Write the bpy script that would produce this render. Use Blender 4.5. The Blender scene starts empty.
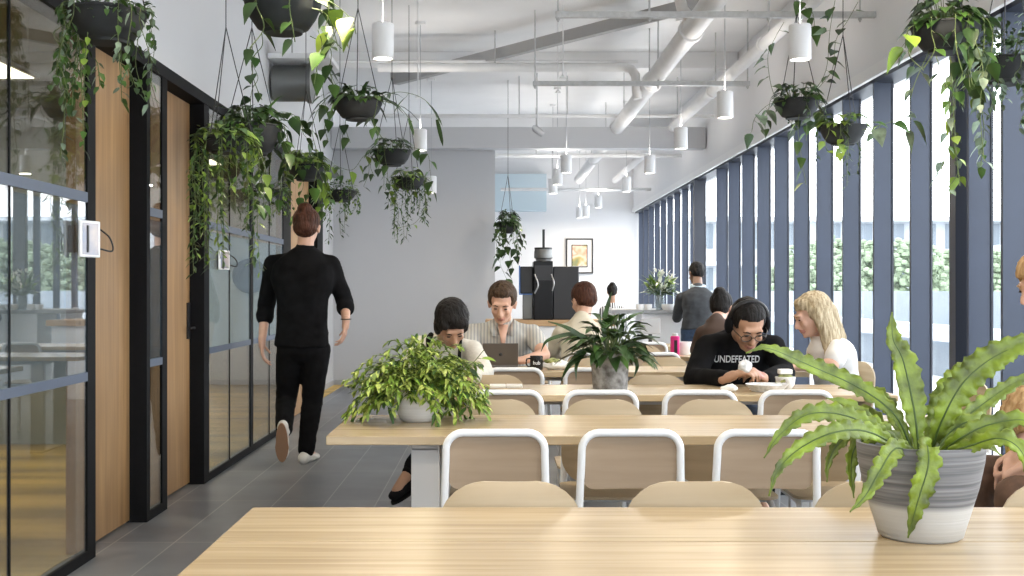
import bpy, bmesh, math, random
from mathutils import Vector, Matrix, noise
random.seed(7)
PI = math.pi
SC = bpy.context.scene
COL = SC.collection
V = Vector
# ---------------------------------------------------------------- camera, world, light, exposure
F = 1200.0; CX, CY, H = 495.0, 290.0, 1.24
cam = bpy.data.cameras.new('camera'); camo = bpy.data.objects.new('camera', cam); COL.objects.link(camo)
cam.sensor_width = 36; cam.lens = 36*F/1024; cam.shift_x = (512-CX)/1024; cam.shift_y = (CY-288)/1024
cam.clip_start = .05; cam.clip_end = 400
camo.location = (0, 0, H); camo.rotation_euler = (PI/2, 0, 0); SC.camera = camo
SC.view_settings.view_transform = 'Standard'; SC.view_settings.look = 'None'; SC.view_settings.gamma = 1
SC.view_settings.use_curve_mapping = False; SC.view_settings.exposure = 0.5
SC.cycles.use_denoising = True; SC.cycles.max_bounces = 9; SC.cycles.diffuse_bounces = 5; SC.cycles.glossy_bounces = 3
SC.cycles.transparent_max_bounces = 24; SC.cycles.sample_clamp_indirect = 6; SC.cycles.caustics_reflective = False; SC.cycles.caustics_refractive = False
W = bpy.data.worlds.new('sky'); SC.world = W; W.use_nodes = True
SKY = 5.0
W.node_tree.nodes['Background'].inputs[0].default_value = (.93, .965, 1, 1); W.node_tree.nodes['Background'].inputs[1].default_value = SKY
def area(name, loc, rot, sx, sy, power, col=(1, 1, 1), portal=False, shape='RECTANGLE'):
    l = bpy.data.lights.new(name, 'AREA'); l.shape = shape; l.size = sx; l.size_y = sy; l.energy = power; l.color = col
    if portal: l.cycles.is_portal = True
    o = bpy.data.objects.new(name, l); COL.objects.link(o); o.location = loc; o.rotation_euler = rot; return o
area('window_portal', (3.3, 10.3, 1.4), (0, PI/2, 0), 2.9, 27, 1, portal=True)
area('added_rear_window_portal', (.5, -2.75, 1.5), (PI/2, 0, 0), 4.6, 2.9, 1, portal=True)  # portal for the added glazing behind the camera
def at(px, py, d): return V(((px-CX)*d/F, d, H-(py-CY)*d/F))
# ---------------------------------------------------------------- tags
def tag(o, label=None, cat=None, group=None, kind=None):
    if label: o['label'] = label
    if cat: o['category'] = cat
    if group: o['group'] = group
    if kind: o['kind'] = kind
    return o
def empty(name, loc=(0, 0, 0), label=None, cat=None, group=None, rz=0):
    o = bpy.data.objects.new(name, None); COL.objects.link(o); o.location = loc; o.rotation_euler = (0, 0, rz)
    o.empty_display_size = .1
    return tag(o, label, cat, group)
def copy_tree(o, parent=None):
    c = o.copy(); COL.objects.link(c)
    if parent: c.parent = parent
    for ch in list(o.children): copy_tree(ch, c)
    return c
# ---------------------------------------------------------------- materials
def nm(name):
    m = bpy.data.materials.new(name); m.use_nodes = True
    return m, m.node_tree.nodes, m.node_tree.links, m.node_tree.nodes['Principled BSDF']
def mat(name, col, rough=.6, metal=0, var=0, scale=8, bump=0, stretch=(1, 1, 1), spec=.5, col2=None, trans=0, detail=4):
    m, N, L, b = nm(name)
    b.inputs['Roughness'].default_value = rough; b.inputs['Metallic'].default_value = metal
    b.inputs['Specular IOR Level'].default_value = spec
    b.inputs['Base Color'].default_value = (*col, 1)
    if trans: b.inputs['Subsurface Weight'].default_value = trans; b.inputs['Subsurface Radius'].default_value = (.02, .02, .01)
    if var or bump or col2:
        tc = N.new('ShaderNodeTexCoord'); mp = N.new('ShaderNodeMapping'); nz = N.new('ShaderNodeTexNoise')
        mp.inputs['Scale'].default_value = stretch; nz.inputs['Scale'].default_value = scale; nz.inputs['Detail'].default_value = detail
        L.new(tc.outputs['Object'], mp.inputs[0]); L.new(mp.outputs[0], nz.inputs['Vector'])
        if var or col2:
            r = N.new('ShaderNodeValToRGB'); r.color_ramp.elements[0].position = .32; r.color_ramp.elements[1].position = .68
            a = col2 or tuple(c*(1-var) for c in col); c2 = col if col2 else tuple(min(1, c*(1+var)) for c in col)
            r.color_ramp.elements[0].color = (*a, 1); r.color_ramp.elements[1].color = (*c2, 1)
            L.new(nz.outputs['Fac'], r.inputs[0]); L.new(r.outputs[0], b.inputs['Base Color'])
        if bump:
            bp = N.new('ShaderNodeBump'); bp.inputs['Strength'].default_value = bump; bp.inputs['Distance'].default_value = .02
            L.new(nz.outputs['Fac'], bp.inputs['Height']); L.new(bp.outputs[0], b.inputs['Normal'])
    return m
def emit(name, col, s):
    m, N, L, b = nm(name); b.inputs['Base Color'].default_value = (*col, 1)
    b.inputs['Emission Color'].default_value = (*col, 1); b.inputs['Emission Strength'].default_value = s; return m
def glass(name, tint, refl=1.0, film=None, filmfac=0, ior=1.5, rough=0.0):
    m, N, L, b = nm(name); N.remove(b); out = [n for n in N if n.type == 'OUTPUT_MATERIAL'][0]
    t = N.new('ShaderNodeBsdfTransparent'); t.inputs[0].default_value = (*tint, 1)
    g = N.new('ShaderNodeBsdfGlossy'); g.inputs['Roughness'].default_value = rough
    ge = N.new('ShaderNodeNewGeometry'); dt = N.new('ShaderNodeVectorMath'); dt.operation = 'DOT_PRODUCT'
    L.new(ge.outputs['Normal'], dt.inputs[0]); L.new(ge.outputs['Incoming'], dt.inputs[1])
    def mth(op, a, b=None):
        n = N.new('ShaderNodeMath'); n.operation = op
        for k, v in enumerate((a, b)):
            if v is None: continue
            if isinstance(v, (int, float)): n.inputs[k].default_value = v
            else: L.new(v, n.inputs[k])
        return n.outputs[0]
    c = mth('SUBTRACT', 1.0, mth('ABSOLUTE', dt.outputs['Value'])); fz = mth('ADD', mth('MULTIPLY', mth('POWER', c, 5.0), .96), .04)
    mu = N.new('ShaderNodeMath'); mu.operation = 'MULTIPLY'; mu.use_clamp = True; mu.inputs[1].default_value = refl; L.new(fz, mu.inputs[0])
    mx = N.new('ShaderNodeMixShader'); L.new(mu.outputs[0], mx.inputs[0])
    base = t.outputs[0]
    if film:
        d = N.new('ShaderNodeBsdfDiffuse'); d.inputs[0].default_value = (*film, 1)
        m2 = N.new('ShaderNodeMixShader'); m2.inputs[0].default_value = filmfac
        L.new(t.outputs[0], m2.inputs[1]); L.new(d.outputs[0], m2.inputs[2]); base = m2.outputs[0]
    L.new(base, mx.inputs[1]); L.new(g.outputs[0], mx.inputs[2]); L.new(mx.outputs[0], out.inputs[0]); return m
def wood(name, c1, c2, rough=.45, axis='X', scale=1.0, planks=0, spec=.5):
    m, N, L, b = nm(name); b.inputs['Roughness'].default_value = rough; b.inputs['Specular IOR Level'].default_value = spec
    tc = N.new('ShaderNodeTexCoord'); mp = N.new('ShaderNodeMapping')
    s = {'X': (.6, 14, 14), 'Y': (14, .6, 14), 'Z': (14, 14, .6)}[axis]
    mp.inputs['Scale'].default_value = tuple(k*scale for k in s)
    nz = N.new('ShaderNodeTexNoise'); nz.inputs['Scale'].default_value = 2.2; nz.inputs['Detail'].default_value = 5; nz.inputs['Distortion'].default_value = .6
    L.new(tc.outputs['Object'], mp.inputs[0]); L.new(mp.outputs[0], nz.inputs['Vector'])
    n2 = N.new('ShaderNodeTexNoise'); n2.inputs['Scale'].default_value = 2.0; n2.inputs['Detail'].default_value = 2; L.new(tc.outputs['Object'], n2.inputs['Vector'])
    ad = N.new('ShaderNodeMath'); ad.operation = 'MULTIPLY_ADD'; ad.inputs[1].default_value = .35; L.new(n2.outputs['Fac'], ad.inputs[0]); L.new(nz.outputs['Fac'], ad.inputs[2])
    r = N.new('ShaderNodeValToRGB'); r.color_ramp.elements[0].position = .42; r.color_ramp.elements[1].position = .92
    r.color_ramp.elements[0].color = (*c1, 1); r.color_ramp.elements[1].color = (*c2, 1)
    L.new(ad.outputs[0], r.inputs[0]); L.new(r.outputs[0], b.inputs['Base Color'])
    return m
M = {}
M['ceil'] = mat('white_ceiling_paint', (.80, .80, .80), .9, var=.03, scale=1.5)
M['wall'] = mat('white_wall_paint', (.80, .80, .81), .9, var=.015, scale=1)
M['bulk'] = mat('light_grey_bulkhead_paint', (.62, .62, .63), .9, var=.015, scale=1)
M['greywall'] = mat('pale_grey_wall_paint', (.56, .565, .58), .9, var=.02, scale=.8)
M['bluewall'] = mat('pale_blue_paint', (.55, .66, .72), .9)
M['duct'] = mat('white_painted_steel', (.74, .74, .74), .5, var=.04, scale=5)
M['strut'] = mat('grey_galvanised_steel', (.50, .50, .50), .5, .2, var=.08, scale=30)
M['brace'] = mat('grey_painted_steel', (.40, .40, .40), .6)
M['black'] = mat('black_powder_coat', (.006, .0065, .008), .7, spec=.15, var=.1, scale=20)
M['blackpl'] = mat('black_plastic', (.012, .012, .014), .4)
M['rail'] = mat('slate_blue_rail', (.085, .11, .16), .5)
M['mull'] = mat('slate_blue_mullion_paint', (.028, .040, .070), .45, var=.06, scale=3)
M['mulld'] = mat('dark_mullion_edge', (.018, .022, .035), .4)
M['white'] = mat('white_powder_coat', (.80, .81, .82), .35)
M['whitepl'] = mat('white_plastic', (.82, .82, .82), .4)
M['lampw'] = mat('white_lamp_shade', (.80, .80, .80), .55)
M['grey'] = mat('grey_steel', (.42, .43, .45), .5)
M['oakdoor'] = wood('oak_door_veneer', (.23, .125, .052), (.41, .25, .112), .5, 'Z', .8)
M['table'] = wood('light_oak_table', (.36, .265, .15), (.54, .42, .26), .27, 'X', 1)
M['ply'] = wood('birch_plywood', (.31, .225, .15), (.44, .335, .235), .5, 'X', .7)
M['ply2'] = wood('pale_birch_plywood', (.42, .325, .205), (.54, .435, .29), .45, 'X', .7)
M['dark'] = mat('dark_steel_duct', (.18, .185, .18), .35, .5)
M['glass'] = glass('partition_glass', (.86, .88, .86), 1.3)
M['film'] = glass('tinted_film_glass', (.80, .85, .88), 1.7, (.17, .23, .28), .22)
M['film2'] = glass('frosted_blue_film_glass', (.80, .90, .96), .45, (.40, .52, .62), .15)
M['wglass'] = glass('window_glass', (.98, .99, 1), .5)
M['potd'] = mat('dark_grey_planter', (.028, .03, .032), .7, spec=.3, var=.15, scale=12)
M['soil'] = mat('potting_soil', (.05, .035, .02), .95, var=.3, scale=40)
M['wire'] = mat('dark_wire', (.03, .03, .03), .5)
M['leafd'] = mat('dark_green_leaf', (.024, .058, .013), .42, var=.5, scale=6, trans=.05)
M['leafm'] = mat('mid_green_leaf', (.055, .12, .022), .42, var=.45, scale=6, trans=.05)
M['leafl'] = mat('lime_green_leaf', (.20, .31, .04), .42, var=.35, scale=7, trans=.08)
M['leafv'] = mat('grey_green_leaf', (.16, .22, .15), .5, var=.5, scale=18)
M['leaf_lit'] = mat('lamplit_yellow_leaf', (.50, .58, .08), .45, var=.25, scale=7, trans=.1)  # bright yellow stands in for lamplight on the leaves by the pendant
M['fern'] = mat('fern_frond_green', (.135, .19, .013), .45, var=.6, scale=22, bump=.35)
M['fernd'] = mat('fern_midrib', (.05, .09, .012), .5)
M['vine'] = mat('vine_stem', (.10, .14, .04), .6)
# ---------------------------------------------------------------- mesh builder
class MB:
    def __init__(s): s.v = []; s.f = []; s.m = []
    def add(s, vs, fs, mi=0):
        b = len(s.v); s.v += [tuple(x) for x in vs]; s.f += [tuple(i+b for i in f) for f in fs]; s.m += [mi]*len(fs); return s
    def box(s, x0, y0, z0, x1, y1, z1, mi=0):
        vs = [(x, y, z) for x in (x0, x1) for y in (y0, y1) for z in (z0, z1)]
        return s.add(vs, [(0, 1, 3, 2), (4, 6, 7, 5), (0, 4, 5, 1), (2, 3, 7, 6), (0, 2, 6, 4), (1, 5, 7, 3)], mi)
    def obox(s, c, ax, hs, mi=0):
        c = V(c); a = [V(x).normalized()*h for x, h in zip(ax, hs)]
        vs = [c+a[0]*i+a[1]*j+a[2]*k for i in (-1, 1) for j in (-1, 1) for k in (-1, 1)]
        return s.add(vs, [(0, 1, 3, 2), (4, 6, 7, 5), (0, 4, 5, 1), (2, 3, 7, 6), (0, 2, 6, 4), (1, 5, 7, 3)], mi)
    def tube(s, path, r, n=8, mi=0, cap=True, closed=False):
        path = [V(p) for p in path]; k = len(path); rr = r if isinstance(r, (list, tuple)) else [r]*k
        t0 = (path[1]-path[0]).normalized(); u = t0.orthogonal().normalized(); vs = []
        for i, p in enumerate(path):
            if closed: t = (path[(i+1) % k]-path[i-1]).normalized()
            else: t = ((path[min(i+1, k-1)]-p).normalized()+(p-path[max(i-1, 0)]).normalized())
            if t.length < 1e-6: t = t0
            t.normalize(); u = (u-t*u.dot(t))
            if u.length < 1e-6: u = t.orthogonal()
            u.normalize(); w = t.cross(u)
            for j in range(n):
                a = 2*PI*j/n; vs.append(p+(u*math.cos(a)+w*math.sin(a))*rr[i])
        fs = []
        for i in range(k if closed else k-1):
            i2 = (i+1) % k
            for j in range(n):
                fs.append((i*n+j, i*n+(j+1) % n, i2*n+(j+1) % n, i2*n+j))
        if cap and not closed: fs += [tuple(range(n))[::-1], tuple((k-1)*n+j for j in range(n))]
        return s.add(vs, fs, mi)
    def lathe(s, c, prof, n=32, mi=0, mis=None, ax=None):
        c = V(c); vs = []; fs = []; k = len(prof)
        if ax is None: X, Y, Z = V((1, 0, 0)), V((0, 1, 0)), V((0, 0, 1))
        else: Z = V(ax).normalized(); X = Z.orthogonal().normalized(); Y = Z.cross(X)
        for r, z in prof:
            for j in range(n):
                a = 2*PI*j/n; vs.append(c+X*r*math.cos(a)+Y*r*math.sin(a)+Z*z)
        b = len(s.v); s.v += [tuple(x) for x in vs]
        for i in range(k-1):
            for j in range(n):
                s.f.append((b+i*n+j, b+i*n+(j+1) % n, b+(i+1)*n+(j+1) % n, b+(i+1)*n+j)); s.m.append(mis[i] if mis else mi)
        if prof[0][0] > 1e-4: s.f.append(tuple(b+j for j in range(n))[::-1]); s.m.append(mis[0] if mis else mi)
        if prof[-1][0] > 1e-4: s.f.append(tuple(b+(k-1)*n+j for j in range(n))); s.m.append(mis[-1] if mis else mi)
        return s
    def ell(s, c, r, R=None, n=14, mi=0):
        c = V(c); r = (r, r, r) if not isinstance(r, (tuple, list)) else r; vs = []; fs = []; h = n//2+1
        for i in range(h+1):
            th = PI*i/h
            for j in range(n):
                a = 2*PI*j/n; p = V((r[0]*math.sin(th)*math.cos(a), r[1]*math.sin(th)*math.sin(a), r[2]*math.cos(th)))
                vs.append(c+(R @ p if R else p))
        for i in range(h):
            for j in range(n): fs.append((i*n+j, (i+1)*n+j, (i+1)*n+(j+1) % n, i*n+(j+1) % n))
        return s.add(vs, fs, mi)
    def cap(s, a, b, r0, r1=None, n=12, mi=0):
        a, b = V(a), V(b); r1 = r0 if r1 is None else r1; d = (b-a); L_ = d.length or 1e-6; d = d/L_
        path = []; rr = []
        for t in (1, .92, .71, .38, 0): path.append(a-d*r0*t); rr.append(max(r0*math.sqrt(max(0, 1-t*t)), r0*.02))
        for t in (0, .38, .71, .92, 1): path.append(b+d*r1*t); rr.append(max(r1*math.sqrt(max(0, 1-t*t)), r1*.02))
        return s.tube(path, rr, n, mi)
    def loft(s, rings, n=20, mi=0):  # rings: (centre, right, forward, rx, ry)
        vs = []; k = len(rings)
        for c, R, Fw, rx, ry in rings:
            for j in range(n):
                a = 2*PI*j/n; ca, sa = math.cos(a), math.sin(a); e = .85
                vs.append(V(c)+V(R)*rx*math.copysign(abs(ca)**e, ca)+V(Fw)*ry*math.copysign(abs(sa)**e, sa))
        fs = [(i*n+j, i*n+(j+1) % n, (i+1)*n+(j+1) % n, (i+1)*n+j) for i in range(k-1) for j in range(n)]
        fs += [tuple(range(n))[::-1], tuple((k-1)*n+j for j in range(n))]
        return s.add(vs, fs, mi)
    def mesh(s, name, mats, smooth=True, ang=.7):
        me = bpy.data.meshes.new(name); me.from_pydata(s.v, [], s.f); me.update()
        for m in (mats if isinstance(mats, (list, tuple)) else [mats]): me.materials.append(m)
        me.polygons.foreach_set('material_index', s.m)
        bm = bmesh.new(); bm.from_mesh(me); bmesh.ops.recalc_face_normals(bm, faces=bm.faces) if len(bm.faces) < 60000 else None; bm.to_mesh(me); bm.free()
        if smooth: me.shade_smooth(); me.set_sharp_from_angle(angle=ang)
        return me
    def build(s, name, mats, parent=None, smooth=True, bevel=0, loc=None, **kw):
        o = bpy.data.objects.new(name, s.mesh(name, mats, smooth, kw.pop('ang', .7))); COL.objects.link(o)
        if parent: o.parent = parent
        if loc: o.location = loc
        if bevel:
            b = o.modifiers.new('bevel', 'BEVEL'); b.width = bevel; b.segments = 2; b.limit_method = 'ANGLE'
        return tag(o, **kw)
def arc(c, r, a0, a1, n, X, Z):
    return [V(c)+V(X)*r*math.cos(a0+(a1-a0)*i/n)+V(Z)*r*math.sin(a0+(a1-a0)*i/n) for i in range(n+1)]
def bez(pts, n):  # catmull-rom through pts
    P = [V(p) for p in pts]; P = [P[0]*2-P[1]]+P+[P[-1]*2-P[-2]]; out = []
    for i in range(1, len(P)-2):
        for k in range(n):
            t = k/n; a, b, c, d = P[i-1:i+3]
            out.append(.5*((2*b)+(c-a)*t+(2*a-5*b+4*c-d)*t*t+(3*b-a-3*c+d)*t**3))
    return out+[P[-2]]
def structure(name, mb, m, parent=None, **kw):
    o = mb.build(name, m, parent, **kw)
    if not parent: o['kind'] = 'structure'
    return o
# ================================================================ THE SETTING
XL, XD, XR, XM = -1.86, -1.95, 2.90, 2.76
Y0, YB, YE = -2.5, 15.66, 23.6
ZC = 3.9; ZR = 2.43; ZS = 2.81
def tile_mat():
    m, N, L, b = nm('grey_floor_tile'); b.inputs['Roughness'].default_value = .38
    tc = N.new('ShaderNodeTexCoord'); mp = N.new('ShaderNodeMapping'); mp.inputs['Location'].default_value = (.10, .1, 0)
    mp.inputs['Rotation'].default_value = (0, 0, PI/2)
    br = N.new('ShaderNodeTexBrick'); br.inputs['Scale'].default_value = 1; br.inputs['Brick Width'].default_value = 1.16; br.inputs['Row Height'].default_value = .295
    br.inputs['Mortar Size'].default_value = .0035; br.offset = .0; br.inputs['Bias'].default_value = 0
    br.inputs['Color1'].default_value = (.145, .155, .17, 1); br.inputs['Color2'].default_value = (.19, .20, .215, 1); br.inputs['Mortar'].default_value = (.33, .33, .33, 1)
    nz = N.new('ShaderNodeTexNoise'); nz.inputs['Scale'].default_value = 3; nz.inputs['Detail'].default_value = 8
    mx = N.new('ShaderNodeMixRGB'); mx.blend_type = 'OVERLAY'; mx.inputs[0].default_value = .35
    L.new(tc.outputs['Object'], mp.inputs[0]); L.new(mp.outputs[0], br.inputs['Vector']); L.new(tc.outputs['Object'], nz.inputs['Vector'])
    L.new(br.outputs['Color'], mx.inputs[1]); L.new(nz.outputs['Fac'], mx.inputs[2]); L.new(mx.outputs[0], b.inputs['Base Color'])
    return m
M['tile'] = tile_mat()
M['conc'] = mat('terrace_concrete', (.72, .73, .74), .9, var=.05)
structure('floor', MB().box(-8, Y0, -.15, XR+.05, YE+.2, 0), M['tile'])
structure('ceiling', MB().box(-8, Y0, ZC, XR+.2, YE+.2, ZC+.2), M['ceil'])
structure('wall_rear', MB().box(-8, Y0-.2, -.15, XL, Y0, ZC+.2).box(XL, Y0-.2, 3.0, XR+.2, Y0, ZC+.2), M['wall'])
w8 = structure('window_rear_added', MB().box(XL, Y0-.11, .05, XR, Y0-.1, 3.0), M['wglass'])  # unseen rear glazing, added to light surfaces facing the camera
for i in range(7): MB().box(XL+i*(XR-XL)/6-.03, Y0-.2, 0, XL+i*(XR-XL)/6+.03, Y0-.02, 3.0).build('mullion', M['mull'], w8)
structure('ground_rear_terrace', MB().box(-8, -30, -.3, XR, Y0-.2, -.02), M['conc'])
structure('wall_end', MB().box(-2.2, YE, 0, XR+.2, YE+.2, ZC), M['wall'])
structure('wall_back', MB().box(-8, YB, 0, 0.0, YB+.2, 3.2), M['greywall'])
structure('trim_1', MB().box(.0, YE-.25, 2.78, 1.0, YE-.002, 3.5), M['bluewall'])
structure('baseboard_back', MB().box(XL-.235, YB-.015, 0, 0.0, YB-.001, .07), M['grey'])
structure('wall_passage', MB().box(-2.2, YB+.2, 0, -2.0, YE, ZC), M['wall'])
# bulkheads above the glass partition (left) and above the windows (right)
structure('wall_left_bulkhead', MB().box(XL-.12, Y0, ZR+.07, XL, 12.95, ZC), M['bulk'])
structure('wall_left', MB().box(XL-.35, 12.95, 0, XL-.25, YB, ZC), M['greywall'])
structure('baseboard_left', MB().box(XL-.249, 12.97, 0, XL-.237, YB-.016, .07), M['grey'])
structure('wall_right_bulkhead', MB().box(XM-.04, Y0, ZS+.0, XR+.2, YE, ZC), M['wall'])
structure('trim_2', MB().box(XM-.07, Y0, ZS-.055, XM-.041, YE, ZS+.03), M['whitepl'])
# ---- partition frames (left wall)
fr = MB()
fr.box(XL-.10, Y0, ZR, XL+.008, 12.95, ZR+.07)
def post(y0, y1, x0=XL-.10, x1=XL+.003, z1=ZR): fr.box(x0, y0, 0, x1, y1, z1)
SL = XL-.012
post(5.47, 5.58, SL); post(6.40, 6.46, XD-.03); post(6.70, 6.80, SL); post(7.66, 7.80, XD-.03)
post(9.12, 9.22, SL); post(10.53, 10.92, SL); post(12.55, 12.95, XD-.03); post(1.2, 1.28, SL)
for a, b in ((Y0, 5.47), (6.46, 6.70), (7.80, 9.12), (9.22, 10.53)): fr.box(XL-.012, a, 0, XL+.003, b, .05)
structure('wall_left_frame', fr, M['black'])
def glazing(name, a, b, seams, film):
    w = structure(name, MB().box(XL-.008, a, .05, XL-.002, b, .86), M['glass'])
    w2 = MB().box(XL-.008, a, .86, XL-.002, b, 1.62).build('glass_film_band', film, w)
    w3 = MB().box(XL-.008, a, 1.62, XL-.002, b, ZR).build('upper_glass', M['glass'], w)
    MB().box(XL-.012, a, 1.64, XL+.004, b, 1.685).build('upper_rail', M['rail'], w)
    MB().box(XL-.012, a, .825, XL+.004, b, .865).build('lower_rail', M['rail'], w)
    for s in seams: MB().box(XL-.010, s-(.003 if film is M['film2'] else .006), .05, XL+.001, s+(.003 if film is M['film2'] else .006), ZR).build('glass_joint', M['black'], w)
    return w
glazing('window_4', Y0, 5.47, (4.60, 3.2, 0.2), M['film'])
glazing('window_5', 6.46, 6.70, (), M['film'])
glazing('window_6', 7.80, 9.12, (8.42,), M['film2'])
glazing('window_7', 9.22, 10.53, (9.9,), M['film2'])
for k, (a, b) in enumerate(((5.58, 6.40), (6.80, 7.66), (10.92, 12.55))):
    d = structure('door_%d' % (k+1), MB().box(XD-.045, a, .012, XD, b, ZR-.005), M['oakdoor'])
    if k < 2:
        MB().box(XD-.02, b-.13, .0, XD, b-.1, .0).v
    if k == 1:
        h = MB().box(XD, b-.075, .93, XD+.012, b-.03, 1.16).build('lock_plate', M['blackpl'], d)
        MB().cap((XD+.045, b-.052, 1.0), (XD+.045, b-.16, 1.0), .008).build('door_handle', M['blackpl'], h)
    if k == 0:
        MB().ell((XD+.003, a+.05, 1.085), (.006, .012, .012)).build('key_cylinder', M['blackpl'], d)
# side room behind the partition
M['white0'] = M['white']
M['sidewall'] = mat('grey_green_wall_paint', (.27, .29, .27), .9)
M['carpet'] = mat('warm_timber_floor', (.74, .50, .14), .6, col2=(.27, .19, .07), scale=1.2, stretch=(.3, 2.2, 1))
structure('floor_side_room', MB().box(-6.5, Y0, 0.001, XL-.11, YB-.001, .006), M['carpet'])
structure('ceiling_side_room', MB().box(-6.6, Y0, 2.7, XL-.12, YB, 2.8), M['sidewall'])
structure('wall_side_room', MB().box(-6.7, Y0, 0, -6.5, YB, 2.8), M['sidewall'])
structure('wall_side_room_partition', MB().box(-6.5, 9.6, .006, -2.5, 9.7, 2.7), M['sidewall'])
M['panel'] = emit('added_light_panel', (1, .9, .72), 4)
for i, (x, y) in enumerate(((-3.4, .8), (-3.4, 3.6), (-3.4, 7.8), (-3.4, 10.6), (-3.4, 13.4))):  # ceiling panels added to brighten the side room
    e = empty('added_light_panel', (x, y, 2.69), 'added square ceiling light panel in the side room, %s' % ['first of five', 'second of five', 'third of five', 'fourth of five', 'last of five'][i], 'ceiling light', 'added side room light panels')
    MB().box(-.32, -.32, -.02, .32, .32, .009).build('panel_frame', M['white0'], e); MB().box(-.29, -.29, -.024, .29, .29, -.0201).build('diffuser', M['panel'], e)
    area('side_room_fill_light', (x, y, 2.655), (0, 0, 0), .58, .58, 32, (1, .88, .68))
# ---- right windows: mullions and panes
mull0 = None
def mullion(y, par, dark=False, wide=.03, x0=XM, top=ZS):
    o = MB().box(x0, y-wide, 0, XR-.012, y, top-.001).build('mullion', M['mulld'] if dark else M['mull'], par)
    MB().box(XR-.012, y-wide-.008, 0, XR, y+.008, top-.001).build('mullion_edge', M['mulld'], o)
    return o
def window(name, a, b, ys, darks=(), x0=XM):
    w = structure(name, MB().box(XR+.01, a, 0, XR+.018, b, ZS+.1), M['wglass'])
    MB().box(XM, a, ZS-.06, XR+.03, b, ZS-.001).build('window_head', M['mulld'], w)
    MB().box(XM+.05, a, 0, XR+.03, b, .06).build('window_sill', M['mull'], w)
    for y in ys: mullion(y, w, x0=x0)
    for y in darks: mullion(y, w, True, .10, XM-.02)
    return w
ys = [8.766+.775*i for i in range(9)]
window('window_1', Y0, 7.24, [7.02, 6.55, 5.7, 4.95, 4.2, 3.4, 2.6, 1.8, 1.0, .2, -.6, -1.4], (7.24,))
window('window_2', 7.24, 15.6, [7.99]+ys)
window('window_3', 15.6, YE, [17.25+.775*i for i in range(9)], (16.6,), x0=XM+.047)
# ---- outside
M['parapet'] = mat('pale_grey_parapet', (.30, .34, .38), .9, var=.04)
M['cap'] = mat('white_parapet_ledge', (.62, .66, .70), .8)
structure('ground_terrace', MB().box(XR+.05, -30, -.3, 7.0, 60, -.02), M['conc'])
structure('ground_street', MB().box(6.9, -60, -6.5, 160, 220, -6.3), M['conc'])
structure('wall_parapet', MB().box(6.5, -30, -.02, 6.7, 60, 1.22), M['parapet'])
structure('trim_3', MB().box(6.25, -30, .52, 6.499, 60, .74), M['cap'])
M['bld'] = mat('washed_out_concrete_facade', (.36, .38, .40), .9, var=.1, scale=.3)  # washed-out daylight look put into the pale facade colour
M['bld2'] = mat('facade_window_glass', (.13, .16, .19), .3)
def building(x0, x1, y, z1, label, nf, nb, setback=0):
    e = empty('office_building', ((x0+x1)/2, y, -6.3), label, 'building')
    w = x1-x0
    MB().box(-w/2, 0, 0, w/2, 14, z1+6.3).build('facade', M['bld'], e)
    fh = (z1+6.3)/nf
    for i in range(nf):
        f = MB().box(-w/2-.6, -1.2, fh*(i+1)-.35, w/2+.3, 0, fh*(i+1)-.05).build('balcony_slab', M['cap'], e)
        wb = MB()
        for j in range(nb):
            x = -w/2+w*(j+.15)/nb; wb.box(x, -.05, fh*i+.9, x+w/nb*.7, -.001, fh*(i+1)-.5)
        wb.build('window_row', M['bld2'], e)
    return e
building(14, 42, 88, 6.6, 'pale grey office building with balcony slabs beyond the terrace wall', 4, 12)
building(46, 78, 92, 8.5, 'taller pale office block further along beyond the terrace wall', 5, 12)
building(33, 62, 70, 4.2, 'low pale building in front of the taller office block', 3, 10)
M['tree'] = mat('washed_out_tree_foliage', (.25, .31, .21), .8, col2=(.17, .22, .14), scale=3)  # overexposed daylight look put into the pale foliage colour
def tree(x, y, z, r, label):
    e = empty('street_tree', (x, y, -6.3), label, 'tree', 'trees beyond the terrace wall')
    MB().tube([(0, 0, 0), (.1, 0, 3), (0, 0, z+6.3-r)], [.3, .22, .12]).build('trunk', M['vine'], e)
    mb = MB()
    for i in range(900):
        d = V((random.gauss(0, 1), random.gauss(0, 1), random.gauss(0, 1))).normalized()*r*random.uniform(.55, 1.05)
        c = V((d.x*1.1, d.y, z+6.3-r*.6+d.z*.75)); mb.ell(c, (r*.075, r*.075, r*.05), n=5)
    mb.build('foliage', M['tree'], e)
for i, (x, y, z, r) in enumerate(((16.5, 50, 3.1, 2.3), (22.5, 56, 2.9, 2.4), (17.5, 62, 3.6, 2.7), (29, 58, 3.0, 2.6), (12.0, 46, 2.3, 1.9))):
    tree(x, y, z, r, ['broad pale green tree beyond the terrace wall', 'low pale green tree beside the broad one outside the windows', 'taller pale tree seen through the far mullions', 'pale tree in front of the low building outside', 'small round tree nearest the terrace wall outside'][i])
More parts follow.
